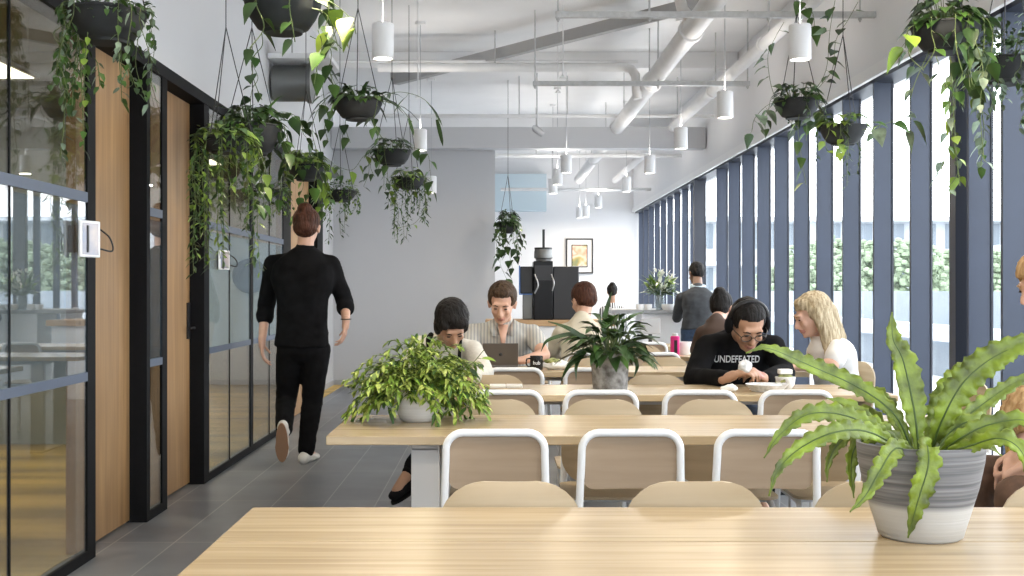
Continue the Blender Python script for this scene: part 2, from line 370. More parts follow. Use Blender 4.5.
# ================================================================ CEILING SERVICES
def rod(mb, x, y, z0, z1=ZC, r=.006): mb.tube([(x, y, z0), (x, y, z1)], r, 6)
def strut(y, x0, x1, rods, label):
    e = empty('ceiling_strut', ((x0+x1)/2, y, 3.2), label, 'strut', 'steel struts hung from the ceiling'); c = (x0+x1)/2
    MB().box(x0-c, -.02, -.022, x1-c, .02, .022).build('channel', M['strut'], e, bevel=.003)
    for x in rods:
        m = MB().tube([(x-c, 0, -.05), (x-c, 0, ZC-3.2)], .007, 6); m.lathe((x-c, 0, -.03), [(.014, -.008), (.014, .008)], 6)
        m.build('hanger_rod', M['strut'], e)
strut(8.55, .43, XM-.05, (.45, 1.1, 1.95, 2.6), 'long grey steel strut nearest the camera under the ceiling pipes')
strut(11.4, .36, 2.42, (.38, 1.55, 2.40), 'second grey steel strut hung further back under the ceiling pipes')
def pipe(label, path, r, hang=(), flange=()):
    e = empty('ceiling_pipe', path[0], label, 'pipe'); o = V(path[0])
    MB().tube([V(p)-o for p in path], r, 18).build('pipe_run', M['duct'], e)
    for p in flange:
        p = V(p)-o; d = (V(path[-1])-V(path[0])).normalized()
        MB().lathe(p, [(r*1.0, -.05), (r*1.22, -.045), (r*1.22, .045), (r*1.0, .05)], 18, ax=d).build('coupling', M['duct'], e)
    for p in hang:
        p = V(p)-o; m = MB().tube([p+V((0, 0, r)), p+V((0, 0, ZC-(p+o).z))], .007, 6)
        m.build('hanger_rod', M['strut'], e)
    return e
pipe('thick white pipe running the length of the ceiling', [(1.57, 4.0, 3.32), (1.57, 22.5, 3.32)], .085, [(1.57, y, 3.32) for y in (9.9, 12.2, 14.6, 17, 19.5)], [(1.57, y, 3.32) for y in (9.6, 12.0, 15.5, 19)])
pipe('thinner white pipe running beside the window bulkhead', [(2.28, 4.5, 3.32), (2.28, 22.8, 3.32)], .058, [(2.28, y, 3.32) for y in (10, 12.4, 15)], [(2.28, y, 3.32) for y in (10.2, 12.6, 15.2)])
pipe('white pipe crossing the ceiling with an elbow down to the thick pipe', bez([(-1.2, 12.3, 3.52), (.4, 12.3, 3.52), (1.32, 12.3, 3.52)], 4)+[(1.40, 12.3, 3.50), (1.44, 12.3, 3.44), (1.45, 12.3, 3.30), (1.46, 12.3, 3.2)], .048, [(.0, 12.3, 3.52)], ())
pipe('thin white conduit above the crossing pipe', [(-1.85, 12.6, 3.64), (1.5, 12.6, 3.64)], .016)
pipe('thin white conduit crossing in front of the grey bulkhead beam', [(-1.85, 14.9, 3.40), (2.72, 14.9, 3.40)], .022, [(.3, 14.9, 3.4), (.9, 14.9, 3.4)])
pipe('vertical white drop pipe joining the thick pipe near the first strut', [(1.40, 9.2, 3.89), (1.40, 9.2, 3.55), (1.45, 9.3, 3.42), (1.55, 9.45, 3.36)], .045)
pipe('white pipe crossing the ceiling far beyond the beam', [(-.9, 17.5, 3.2), (2.72, 17.5, 3.2)], .03, [(.6, 17.5, 3.2)])
pipe('slim white pipe crossing near the end wall', [(.1, 21, 3.0), (2.72, 21, 3.0)], .03, [(1, 21, 3.0)])
e = empty('diagonal_brace', (0, 11.8, 3.62), 'grey steel brace running diagonally under the ceiling', 'brace')
p0, p1 = at(396, 80, 13.9)-V((0, 11.8, 3.62)), at(712, 0, 10.3)-V((0, 11.8, 3.62)); d = (p1-p0).normalized()
MB().obox((p0+p1)/2, (d, d.cross(V((0, 0, 1))), d.cross(V((0, 0, 1))).cross(d)), ((p1-p0).length/2, .04, .055)).build('steel_section', M['brace'], e)
for p in (p0, p1): MB().box(p.x-.06, p.y-.06, p.z, p.x+.06, p.y+.06, ZC-3.62).build('end_bracket', M['brace'], e)
structure('beam_cross', MB().box(XL-.24, 15.38, 3.06, 2.7, 15.64, 3.33), M['greywall'])
structure('trim_4', MB().box(XL, 9.9, 3.72, XM-.05, 10.1, ZC-.001).box(XL, 13.4, 3.72, XM-.05, 13.6, ZC-.001).box(XL, 6.6, 3.72, XM-.05, 6.8, ZC-.001).box(XL, 18.4, 3.72, XM-.05, 18.6, ZC-.001).box(XL, 3.2, 3.72, XM-.05, 3.4, ZC-.001), M['ceil'])
# duct section left, behind the hanging plants
e = empty('air_duct', (-1.84, 10.0, 2.96), 'dark round air duct stub above the hanging plants on the left', 'duct')
MB().lathe((0, 0, 0), [(.15, 0), (.15, .28), (.165, .28), (.165, .32)], 28, ax=(1, 0, 0)).build('duct_body', M['dark'], e)
MB().box(.0, -.28, .16, .5, .28, .20).build('duct_flange', M['duct'], e)
rm = MB(); rm.tube([(.15, 0, .2), (.15, 0, .9)], .007, 6); rm.build('hanger_rod', M['strut'], e)
# spotlight on the beam and little sprinklers
def spot(x, y, z, label):
    e = empty('ceiling_spotlight', (x, y, z), label, 'spotlight')
    MB().lathe((0, 0, 0), [(.0, -.09), (.04, -.09), (.045, .03), (.02, .07), (0, .07)], 16, ax=(-.75, -.2, .55)).build('lamp_head', M['grey'], e)
    MB().tube([(0, 0, .03), (0, 0, ZC-z)], .008, 6).build('stem', M['strut'], e)
spot(*at(537, 130, 14.7), 'small grey spotlight tilted on a stem before the grey beam')
def sprinkler(x, y, z, label):
    e = empty('sprinkler', (x, y, z), label, 'sprinkler', 'white sprinkler drops under the ceiling')
    MB().lathe((0, 0, 0), [(.03, 0), (.03, .01), (.01, .02), (.01, .03)], 12).build('rosette', M['duct'], e)
    MB().tube([(0, 0, .03), (0, 0, ZC-z)], .006, 6).build('drop', M['duct'], e)
for px, py, d, l in ((418, 98, 11, 'leftmost white sprinkler drop under the ceiling'), (558, 93, 11.9, 'white sprinkler drop just left of the thick pipe'), (563, 78, 11.2, 'white sprinkler drop above the second strut')):
    sprinkler(*at(px, py, d), l)
# ---- pendant lamps
M['bulb'] = emit('lamp_diffuser', (1, .93, .82), 9)
M['bulboff'] = emit('lamp_diffuser_soft', (1, .95, .88), 3)
LAMP = None
def lamp_proto():
    e = empty('pendant_lamp')
    s = MB().lathe((0, 0, 0), [(.055, .012), (.055, .001), (.0645, 0), (.066, .004), (.066, .205), (.060, .212), (.0, .214)], 32).build('lamp_shade', M['lampw'], e)
    MB().lathe((0, 0, .008), [(0, 0), (.056, 0), (.056, .004), (0, .004)], 24).build('diffuser', M['bulb'], s)
    MB().tube([(0, 0, .21), (0, 0, ZC-2.62-.02)], .0035, 6).build('cable', M['grey'], e)
    MB().lathe((0, 0, ZC-2.62-.03), [(.05, 0), (.05, .028), (0, .03)], 20).build('ceiling_rose', M['lampw'], e)
    return e
LN = [(1.83, 7.2, 'large white cylinder pendant lamp beside the window, nearest the camera'), (1.845, 9.63, 'white cylinder pendant lamp second from the camera in the window-side row'),
      (1.82, 11.75, 'white cylinder pendant lamp third from the camera in the window-side row'), (1.83, 14.2, 'white cylinder pendant lamp fourth in the window-side row, just past the beam'),
      (1.85, 16.9, 'white cylinder pendant lamp fifth in the window-side row'), (1.80, 20.9, 'small white pendant lamp sixth in the window-side row'),
      (.84, 14.15, 'white cylinder pendant lamp in front of the beam, highest of the middle cluster'), (.82, 15.75, 'white cylinder pendant lamp in the middle of the descending cluster'),
      (.83, 17.2, 'white cylinder pendant lamp lowest in the middle cluster'), (1.66, 21.9, 'tiny white pendant lamp second from the end wall'), (1.6, 22.7, 'tiny white pendant lamp nearest the end wall'),
      (-.67, 7.17, 'large white cylinder pendant lamp above the plant-filled planters on the left'), (-.74, 11.9, 'white cylinder pendant lamp half hidden behind the hanging plants'),
      (-.80, 15.1, 'small white pendant lamp against the grey wall beside the trailing plant'),
      (-.67, 4.75, 'added unseen pendant lamp continuing the left row above the second table'), (-.67, 2.35, 'added unseen pendant lamp continuing the left row above the nearest table'), (1.83, 4.8, 'added unseen pendant lamp continuing the window row above the second table'), (1.83, 2.4, 'added unseen pendant lamp continuing the window row above the nearest table')]  # last four are unseen lamps added to light the near tables
LP = lamp_proto()
def light_at(x, y, z, watt, col):
    area('lamp_light', (x, y, z-.006), (0, 0, 0), .11, .11, watt, col, shape='DISK')
for i, (x, y, l) in enumerate(LN):
    if 'out of frame' in l: continue
    o = LP if i == 0 else copy_tree(LP); LPz = 2.62
    if y > 21.5: LPz = 2.62-.02*(i-8)*3
    if y > 21.5 or y > 20: LPz = {20.9: 2.67, 21.9: 2.57, 22.7: 2.60}[y]
    if y == 15.1: LPz = 2.46
    if LPz != 2.62:
        k = (ZC-LPz-.215)/(ZC-2.62-.23)
        for ch in o.children:
            if ch.name.startswith('cable'): ch.scale.z = k; ch.location.z = .21*(1-k)
            if ch.name.startswith('ceiling_rose'): ch.location.z = 2.62-LPz
    o.location = (x, y, LPz); tag(o, l, 'pendant lamp', 'white cylinder pendant lamps')
    if y != 15.1: light_at(x, y, LPz, 16 if y < 5 and x < 0 else 9, (1, .84, .62))
    if y != 15.1: area('added_ceiling_uplight', (x, y, LPz+.225), (PI, 0, 0), .11, .11, 3, (1, .93, .85), shape='DISK')  # added upward fill to brighten the ceiling, the shades are closed on top
# ================================================================ TABLES AND CHAIRS
TL, TR, TZ = -.585, 1.94, .735
def table(y0, y1, label, x0=TL, x1=TR, groove=None):
    cx = (x0+x1)/2; e = empty('long_table', (cx, (y0+y1)/2, 0), label, 'table', 'long communal tables'); w = (x1-x0)/2; h = (y1-y0)/2
    if groove is None: MB().box(-w, -h, TZ-.032, w, h, TZ).build('table_top', M['table'], e, bevel=.003)
    else:
        g = groove-(y0+y1)/2
        MB().box(-w, -h, TZ-.032, w, g-.0035, TZ).build('table_top', M['table'], e, bevel=.002)
        MB().box(-w, g+.0035, TZ-.032, w, h, TZ).build('table_top', M['table'], e, bevel=.002)
    for sx in (-1, 1):
        x = sx*(w-.34)
        l = MB().box(x-.05, -h+.07, .012, x+.05, -h+.11, TZ-.05).box(x-.05, h-.11, .012, x+.05, h-.07, TZ-.05).box(x-.05, -h+.07, TZ-.06, x+.05, h-.07, TZ-.033).box(x-.05, -h+.05, 0, x+.05, h-.05, .014)
        l.build('leg', M['grey2'], e, bevel=.003)
    MB().box(-w+.35, -.02, TZ-.075, w-.35, .02, TZ-.034).build('cross_rail', M['grey2'], e)
    return e
M['grey2'] = mat('light_grey_table_leg', (.50, .50, .50), .5)
table(1.75, 2.79, 'long oak table nearest the camera, carrying the big fern', x0=-.563, x1=2.0, groove=2.41)
table(4.15, 4.85, 'long oak table second from the camera, carrying the white pot with bushy plant')
table(5.77, 6.41, 'long oak table third from the camera, where the man in headphones eats')
table(7.39, 7.99, 'long oak table fourth from the camera, with the laptop on it')
table(9.05, 9.7, 'long oak table fifth from the camera, behind the laptop table')
table(10.7, 11.35, 'farthest long table in the row, before the counter')
def tube_chair():
    e = empty('dining_chair'); r = .0125
    fp = [(-.175, -.235, 0), (-.166, -.185, .44), (-.157, -.205, .70)]
    c = []
    top = .787
    c = bez([fp[0], (-.170, -.205, .25), fp[1], (-.162, -.190, .58)], 4)
    c += [V((-.157, -.205, .715))]
    for i in range(7):
        a = PI-PI/2*i/6; c.append(V((-.157+.055+.055*math.cos(a), -.208-.004*i/6, top-.055+.055*math.sin(a))))
    R = [V((-p.x, p.y, p.z)) for p in c][::-1]
    MB().tube(c+R, r, 12).build('back_frame', M['white'], e)
    for s in (-1, 1):
        p = bez([(s*.175, .215, 0), (s*.168, .185, .22), (s*.163, .165, .405)], 3)+[V((s*.160, .14, .424)), V((s*.160, .0, .426)), V((s*.164, -.185, .427))]
        MB().tube(p, r*.9, 10).build('leg', M['white'], e)
    MB().tube([(-.16, .10, .424), (.16, .10, .424)], r*.8, 8).tube([(-.16, -.12, .424), (.16, -.12, .424)], r*.8, 8).build('seat_rail', M['white'], e)
    plate('seat', M['ply2'], e, .19, .40, .06, lambda u, v: (u*.19, -.19+.40*v, .446-.012*(1-u*u)*math.sin(v*PI)-.012*max(0, v-.8)*5*max(0, v-.8)))
    plate('backrest', M['ply'], e, .15, .2, .03, lambda u, v: (u*.147, -.199+.012*(1-u*u)*1.0-.02*(v-.5)+.004, .605+.175*v))
    for s in (-1, 1):
        for z in (.65, .73): MB().ell((s*.135, -.19, z), (.006, .004, .006), n=8).build('screw', M['grey'], e)
    return e
def plate(name, m, e, hw, L_, rc, fn, n=14, th=.011, round_bottom=True):
    """rounded plywood sheet on a curved surface; rc relative corner rounding"""
    top = []; nu = n; nv = n; vs = []
    def edge(v):
        t = min(v if round_bottom else 1, 1-v)*L_
        return 1 if t >= rc else 1-(rc-math.sqrt(max(0, rc*rc-(rc-t)**2)))/hw
    vals = [0, .008, .03, .07, .13, .2]+[.2+.6*i/n for i in range(1, n)]+[.8, .87, .93, .97, .992, 1]
    P = [[V(fn((-1+2*i/nu)*edge(v), v)) for i in range(nu+1)] for v in vals]
    rows = len(vals)
    def nrm(i, j):
        a = P[min(j+1, rows-1)][i]-P[max(j-1, 0)][i]; b = P[j][min(i+1, nu)]-P[j][max(i-1, 0)]
        k = b.cross(a); return k.normalized() if k.length > 1e-9 else V((0, 0, 1))
    for sgn in (.5, -.5):
        for j in range(rows):
            for i in range(nu+1): vs.append(P[j][i]+nrm(i, j)*th*sgn)
    q = rows*(nu+1); fs = []
    for j in range(rows-1):
        for i in range(nu):
            a = j*(nu+1)+i; fs.append((a, a+1, a+nu+2, a+nu+1)); fs.append((q+a, q+a+nu+1, q+a+nu+2, q+a+1))
    for j in range(rows-1):
        a = j*(nu+1); fs.append((a, a+nu+1, q+a+nu+1, q+a)); a += nu; fs.append((a, q+a, q+a+nu+1, a+nu+1))
    for i in range(nu):
        fs.append((i, q+i, q+i+1, i+1)); a = (rows-1)*(nu+1)+i; fs.append((a, a+1, q+a+1, q+a))
    return MB().add(vs, fs).build(name, m, e, ang=1.0)
def shell_chair():  # faces the camera (sitter faces -Y), local: back at +Y
    e = empty('dining_chair')
    plate('backrest', M['ply2'], e, .172, .34, .11, lambda u, v: (u*.172, .20-.028*(1-u*u)*.8+.03*v, .44+.345*v))
    plate('seat', M['ply2'], e, .19, .40, .06, lambda u, v: (u*.185, .17-.38*v, .447-.01*(1-u*u)*math.sin(v*PI)))
    for s in (-1, 1):
        MB().tube(bez([(s*.175, .23, 0), (s*.168, .215, .25), (s*.160, .216, .45), (s*.13, .228, .62)], 4), .0115, 10).build('leg', M['white'], e)
        MB().tube(bez([(s*.175, -.20, 0), (s*.168, -.18, .22), (s*.163, -.165, .405)], 3)+[V((s*.160, -.14, .422)), V((s*.160, 0, .424)), V((s*.161, .216, .426))], .0115, 10).build('leg', M['white'], e)
    MB().tube([(-.16, -.1, .424), (.16, -.1, .424)], .009, 8).tube([(-.16, .12, .424), (.16, .12, .424)], .009, 8).build('seat_rail', M['white'], e)
    return e
TC, SCH = tube_chair(), shell_chair(); used = {}
def place(proto, x, y, label, group, rz=0):
    o = proto if proto.name not in used else copy_tree(proto); used[proto.name] = 1
    o.location = (x, y, 0); o.rotation_euler.z = rz; tag(o, label, 'chair', group); return o
ORD = ['leftmost', 'second from the left', 'third from the left', 'fourth from the left', 'rightmost']
for row, (y, xs, l) in enumerate(((4.02, (0.0, .43, .868, 1.31), 'at the near side of the second table'), (5.52, (.045, .47, .905, 1.335), 'at the near side of the third table'),
                                  (7.05, (.11, .56), 'at the near side of the laptop table'), (8.72, (.66, 1.15, 1.66), 'at the near side of the fifth table'), (10.4, (.3, .8, 1.3), 'at the near side of the farthest table'))):
    for i, x in enumerate(xs):
        place(TC, x, y, 'white tube-framed chair, %s %s' % (ORD[i], l), 'white tube-framed chairs', rz=random.uniform(-.02, .02))
for row, (y, xs, l) in enumerate(((2.64, (.038, .481, .925, 1.37), 'behind the nearest table, facing us'), (4.77, (.008, .445, .905, 1.335), 'on the far side of the second table'),
                                  (6.22, (.0, .86), 'on the far side of the third table'), (7.9, (.62, 1.15), 'on the far side of the laptop table'), (9.6, (1.2,), 'on the far side of the fifth table'))):
    for i, x in enumerate(xs):
        place(SCH, x, y, 'pale plywood shell chair, %s %s' % (ORD[i], l), 'pale plywood shell chairs', rz=random.uniform(-.02, .02))
place(SCH, 2.12, 7.62, 'pale shell chair the blonde woman in the white T-shirt sits on', 'pale plywood shell chairs', rz=-PI/2+.3)
place(SCH, 2.20, 6.05, 'pale shell chair at the right end of the third table, seen between the fern fronds', 'pale plywood shell chairs', rz=-PI/2+.2)
place(TC, 1.90, 3.60, 'white tube-framed chair under the person in brown trousers', 'white tube-framed chairs', rz=PI/2+.15)
place(SCH, 2.36, 4.45, 'pale shell chair under the sandy-haired person at the right edge', 'pale plywood shell chairs', rz=-PI/2)
place(SCH, -.27, 7.14, 'pale shell chair under the woman in the off-white cardigan', 'pale plywood shell chairs')
place(SCH, .06, 8.50, 'pale shell chair under the man working at the laptop', 'pale plywood shell chairs')
place(SCH, 1.36, 7.02, 'pale shell chair under the man wearing headphones', 'pale plywood shell chairs')
# ================================================================ COUNTER AND BACK AREA
M['ctop'] = mat('grey_stone_counter', (.30, .31, .32), .35, var=.1, scale=20)
M['oak2'] = wood('warm_oak_shelf', (.40, .24, .12), (.58, .38, .20), .5)
e = empty('service_counter', (1.98, 14.7, 0), 'white service counter with grey stone top near the far window', 'counter')
MB().box(-.22, -.32, .0, .62, .32, .955).build('counter_body', M['whitepl'], e, bevel=.004)
MB().box(-.58, -.38, .957, .60, .38, 1.0).build('counter_top', M['ctop'], e, bevel=.004)
MB().box(-.55, -.30, 0, -.49, .30, .955).build('support_panel', M['whitepl'], e)
e = empty('low_cabinet', (.55, 13.9, 0), 'low white cabinet with warm oak top carrying the black coffee machine', 'cabinet')
MB().box(-.6, -.3, 0, .75, .3, .83).build('cabinet_body', M['whitepl'], e, bevel=.003)
MB().box(-.66, -.34, .832, .80, .34, .90).build('cabinet_top', M['oak2'], e, bevel=.003)
for i in range(3): MB().box(-.58+.44*i, -.312, .05, -.58+.44*i+.42, -.301, .80).build('door', M['whitepl'], e)
# coffee machine
M['bgloss'] = mat('gloss_black_panel', (.004, .004, .005), .3, spec=.2)
M['bluelit'] = mat('blue_edge_panel', (.04, .14, .42), .3)
M['steel'] = mat('brushed_steel', (.55, .55, .56), .3, .8)
cz = .90
e = empty('coffee_machine', (.62, 13.9, cz), 'tall black coffee machine with blue left edge on the oak-topped cabinet', 'coffee machine')
MB().box(-.18, -.25, .0, .04, .2, .67).build('machine_body', M['bgloss'], e, bevel=.01)
MB().box(.045, -.18, .0, .34, .2, .61).build('refrigerator_unit', M['blackpl'], e, bevel=.01)
MB().box(-.33, -.16, .30, -.185, .15, .61).build('side_screen', M['blackpl'], e, bevel=.01)
MB().box(-.345, -.17, .30, -.331, .0, .62).box(-.345, -.17, .285, -.19, -.161, .30).build('blue_trim', M['bluelit'], e)
MB().box(-.30, -.10, .0, -.185, .1, .298).build('milk_tank', M['dark'], e, bevel=.01)
MB().box(-.165, -.262, .45, .025, -.251, .62).build('display_panel', M['blackpl'], e)
MB().tube(bez([(-.17, -.27, .52), (-.13, -.29, .40), (-.17, -.27, .30)], 4), .008, 8).tube(bez([(.02, -.27, .52), (.05, -.29, .42), (.03, -.27, .33)], 4), .008, 8).build('spout', M['steel'], e)
h = MB().lathe((-.06, -.02, .67), [(.085, 0), (.09, .03), (.108, .04), (.108, .11), (.10, .14), (0, .14)], 24).build('bean_hopper', M['dark'], e)
MB().lathe((-.06, -.02, .81), [(.104, 0), (.104, .02), (0, .022)], 24).build('hopper_lid', M['blackpl'], h)
MB().box(-.072, -.05, .83, -.045, .01, 1.04).build('lever_panel', M['blackpl'], h)
# picture
M['mount'] = mat('white_picture_mount', (.82, .82, .83), .8)
def art():
    m, N, L, b = nm('abstract_art_print'); tc = N.new('ShaderNodeTexCoord'); nz = N.new('ShaderNodeTexNoise'); nz.inputs['Scale'].default_value = 3.1
    r = N.new('ShaderNodeValToRGB'); el = r.color_ramp.elements; el[0].position = .36; el[0].color = (.85, .84, .80, 1); el[1].position = .7; el[1].color = (.08, .17, .12, 1)
    for p, c in ((.44, (.75, .35, .22, 1)), (.52, (.82, .62, .48, 1)), (.60, (.45, .36, .12, 1))): q = el.new(p); q.color = c
    L.new(tc.outputs['Object'], nz.inputs['Vector']); L.new(nz.outputs['Fac'], r.inputs[0]); L.new(r.outputs[0], b.inputs['Base Color']); return m
c = at(579.5, 256, YE-.03)
e = empty('framed_picture', c, 'black-framed abstract print in pink and green on the far white wall', 'picture')
hw, hh = 12.2*YE/F, 16.2*YE/F
f = MB().box(-hw, -.01, -hh, hw, .02, hh).build('mount_board', M['mount'], e)
fm = MB()
for a in ((-hw-.025, -hh-.025, -hw, hh+.025), (hw, -hh-.025, hw+.025, hh+.025), (-hw, hh, hw, hh+.025), (-hw, -hh-.025, hw, -hh)): fm.box(a[0], -.03, a[1], a[2], .025, a[3])
fm.build('picture_frame', M['blackpl'], e)
im = MB().box(-hw*.62, -.014, -hh*.62, hw*.62, -.011, hh*.66).build('art_print', art(), e)
ln = MB(); w_, h_ = hw*.66, hh*.70
for a in ((-w_, -h_, -w_+.018, h_), (w_-.018, -h_, w_, h_), (-w_, h_-.018, w_, h_), (-w_, -h_, w_, -h_+.018)): ln.box(a[0], -.018, a[1], a[2], -.0145, a[3])
ln.build('inner_border', M['blackpl'], e)
# bits on the counter
def cup(x, y, z, r, h, m, label, cat='cup', group=None, handle=False, name='cup'):
    e = empty(name, (x, y, z), label, cat, group)
    MB().lathe((0, 0, 0), [(r*.75, 0), (r, h*.5), (r, h), (r*.9, h), (r*.88, h*.5), (r*.6, .01), (0, .01)], 20).build('cup_body', m, e)
    if handle: MB().tube([V((r*.95, 0, h*.8)), V((r*1.5, 0, h*.72)), V((r*1.55, 0, h*.35)), V((r*.9, 0, h*.22))], r*.12, 8).build('handle', m, e)
    return e
for i, (px, l) in enumerate(((640, 'white cup on the grey counter left of the lilies'), (648, 'white cup second along the grey counter'), (676, 'white cup right of the lilies on the grey counter'), (668, 'white bowl in front of the lilies on the grey counter'))):
    d = 14.4; cup((px-CX)*d/F, d, 1.0, .05 if i < 3 else .08, .07, M['whitepl'], l, group='white cups on the counter')
e = empty('serving_tray', (1.72, 14.75, 1.0), 'pale tray on the grey counter behind the cups', 'tray')
MB().box(-.3, -.1, 0, .3, .1, .012).box(-.3, -.1, .012, -.29, .1, .03).box(.29, -.1, .012, .3, .1, .03).build('tray_plate', M['whitepl'], e, bevel=.003)
# black bin bag / dark bottle stand near the counter end, seen behind the peace lily
e = empty('monitor_stand', (1.43, 11.05, TZ), 'small dark screen on a stand on the farthest table', 'screen')
MB().box(-.09, -.01, .10, .09, .01, .24).build('screen_panel', M['grey'], e, bevel=.003)
MB().box(-.015, -.01, 0, .015, .02, .10).build('stand', M['blackpl'], e); MB().box(-.08, -.06, 0, .08, .06, .01).build('base', M['blackpl'], e)
# pink bottle on the fifth table
M['pink'] = mat('magenta_bottle', (.72, .02, .24), .35)
d = 9.25; z0 = TZ; x = (675-CX)*d/F
e = empty('water_bottle', (x, d, z0), 'magenta drinks bottle standing on the fifth table', 'bottle')
MB().lathe((0, 0, 0), [(.033, 0), (.035, .006), (.035, .145), (.03, .15)], 20).build('bottle_body', M['pink'], e)
MB().lathe((0, 0, .151), [(.022, 0), (.024, .02), (.0, .022)], 20).build('cap', M['whitepl'], e)
MB().box(-.012, -.0365, .02, .012, -.0352, .12).build('label_strip', M['blackpl'], e)
cup((682-CX)*9.4/F, 9.4, TZ, .085, .10, M['whitepl'], 'white bowl beside the magenta bottle', 'bowl', name='bowl')
# laptop, mug, papers, phone, food
M['lap'] = mat('space_grey_aluminium', (.16, .15, .145), .4, .6)
d = 7.86; x = (500.5-CX)*d/F
e = empty('laptop', (x, d, TZ), 'open dark grey laptop in front of the man in the striped shirt', 'laptop')
MB().box(-.115, -.01, 0, .115, .19, .014).build('keyboard_base', M['lap'], e, bevel=.003)
a = .35
MB().obox((0, -.03, .085), ((1, 0, 0), (0, -math.sin(a), math.cos(a)), (0, math.cos(a), math.sin(a))), (.115, .078, .004)).build('laptop_lid', M['lap'], e, bevel=.002)
MB().ell((0, -.036, .085), (.011, .003, .011), n=12).build('lid_emblem', M['blackpl'], e)
d = 7.6; x = (536.5-CX)*d/F
M['mug'] = mat('black_mug_glaze', (.012, .012, .013), .25)
e = empty('mug', (x, d, TZ), 'black mug with white lettering beside the laptop', 'mug')
MB().lathe((0, 0, 0), [(.038, 0), (.041, .005), (.041, .088), (.037, .088), (.036, .012), (0, .012)], 28).build('mug_body', M['mug'], e)
MB().tube([(-.039, 0, .072), (-.062, 0, .068), (-.066, 0, .04), (-.055, 0, .02), (-.039, 0, .018)], .005, 8).build('handle', M['mug'], e)
def text(s, name, loc, size, m, parent=None, ext=.001, rot=(PI/2, 0, 0), bend=None, sx=1):
    c = bpy.data.curves.new(name, 'FONT'); c.body = s; c.size = size; c.extrude = ext; c.align_x = 'CENTER'; c.align_y = 'CENTER'; c.offset = size*.012
    o = bpy.data.objects.new(name, c); COL.objects.link(o); dg = bpy.context.evaluated_depsgraph_get(); dg.update()
    me = bpy.data.meshes.new_from_object(o.evaluated_get(dg)); bpy.data.objects.remove(o)
    if bend:
        for v in me.vertices: a_ = v.co.x/bend; v.co = V((math.sin(a_)*bend, v.co.y, v.co.z+(math.cos(a_)-1)*bend))
    for v in me.vertices: v.co.x *= sx
    me.materials.clear(); me.materials.append(m); o = bpy.data.objects.new(name, me); COL.objects.link(o); o.location = loc; o.rotation_euler = rot
    if parent: o.parent = parent
    return o
text('hub', 'lettering', (.0, -.0418, .045), .032, M['whitepl'], e, ext=.0006, bend=.0415)
d = 6.18; M['paper'] = mat('white_paper', (.80, .79, .76), .8)
e = empty('notebook', at(506, 383.5, 6.25)*1, 'white open notebook beside the phone on the third table', 'notebook'); e.location.z = TZ
MB().box(-.085, -.06, 0, -.001, .06, .012).box(.001, -.06, 0, .085, .06, .012).build('pages', M['paper'], e, bevel=.003)
e = empty('phone', (-.06, 5.98, TZ), 'black phone lying on the third table by the woman in the cardigan', 'phone'); e.rotation_euler.z = -.3
MB().box(-.075, -.035, 0, .075, .035, .009).build('phone_body', M['blackpl'], e, bevel=.004)
MB().box(-.07, -.031, .009, .07, .031, .0097).build('screen_glass', M['bgloss'], e)
M['foil'] = mat('crumpled_wrapper', (.70, .71, .72), .45, var=.3, scale=30, bump=.6)
M['food'] = mat('green_salad_filling', (.30, .32, .12), .7, var=.6, scale=40)
def crumple(mb, c, r, seed, amp=.35, n=20, mi=0):
    k = len(mb.v); mb.ell(c, r, n=n, mi=mi)
    for i in range(k, len(mb.v)):
        p = V(mb.v[i])-V(c); q = noise.noise(p*38+V((seed, 0, 0)))+.5*noise.noise(p*90+V((0, seed, 0))); mb.v[i] = tuple(V(c)+p*(1+amp*q))
x, d = (766-CX)*6.0/F, 5.98
e = empty('food_tray', (x, d, TZ), 'crumpled foil tray of food on the table before the man in headphones', 'food tray')
MB().lathe((0, 0, .001), [(.0, .004), (.075, .0), (.10, .035), (.106, .036), (.102, .03), (.078, .006), (0, .006)], 28).build('foil_dish', M['foil'], e)
mb = MB(); crumple(mb, (0, 0, .018), (.08, .06, .022), 3); mb.build('filling', M['foil'], e)
x, d = (785-CX)*6.15/F, 6.14
e = empty('paper_bowl', (x, d, TZ), 'glass bowl of salad with a white lid right of the foil tray', 'bowl')
MB().lathe((0, 0, 0), [(.03, 0), (.045, .02), (.052, .06), (.05, .062), (.04, .03), (0, .012)], 24).build('bowl_body', M['foil'], e)
mb = MB(); crumple(mb, (0, 0, .045), (.046, .046, .035), 9); mb.build('filling', M['food'], e)
MB().box(-.035, -.03, .075, .03, .03, .10).build('napkin', M['paper'], e, bevel=.004)
e = empty('paper_napkin', ((733-CX)*5.95/F-.015, 5.96, TZ), 'crumpled white napkin by the eating man\'s wrist', 'napkin')
mb = MB(); crumple(mb, (0, 0, .018), (.04, .03, .018), 5); mb.build('crumpled_paper', M['paper'], e)
e = empty('sandwich_wrap', at(557, 356, 7.62), 'paper-wrapped sandwich lying right of the black mug', 'sandwich'); e.location.z = TZ
mb = MB(); crumple(mb, (0, 0, .03), (.09, .05, .032), 12); mb.build('wrapper', M['paper'], e)
mb = MB(); crumple(mb, (-.03, -.01, .055), (.05, .035, .018), 2); mb.build('filling', M['food'], e)
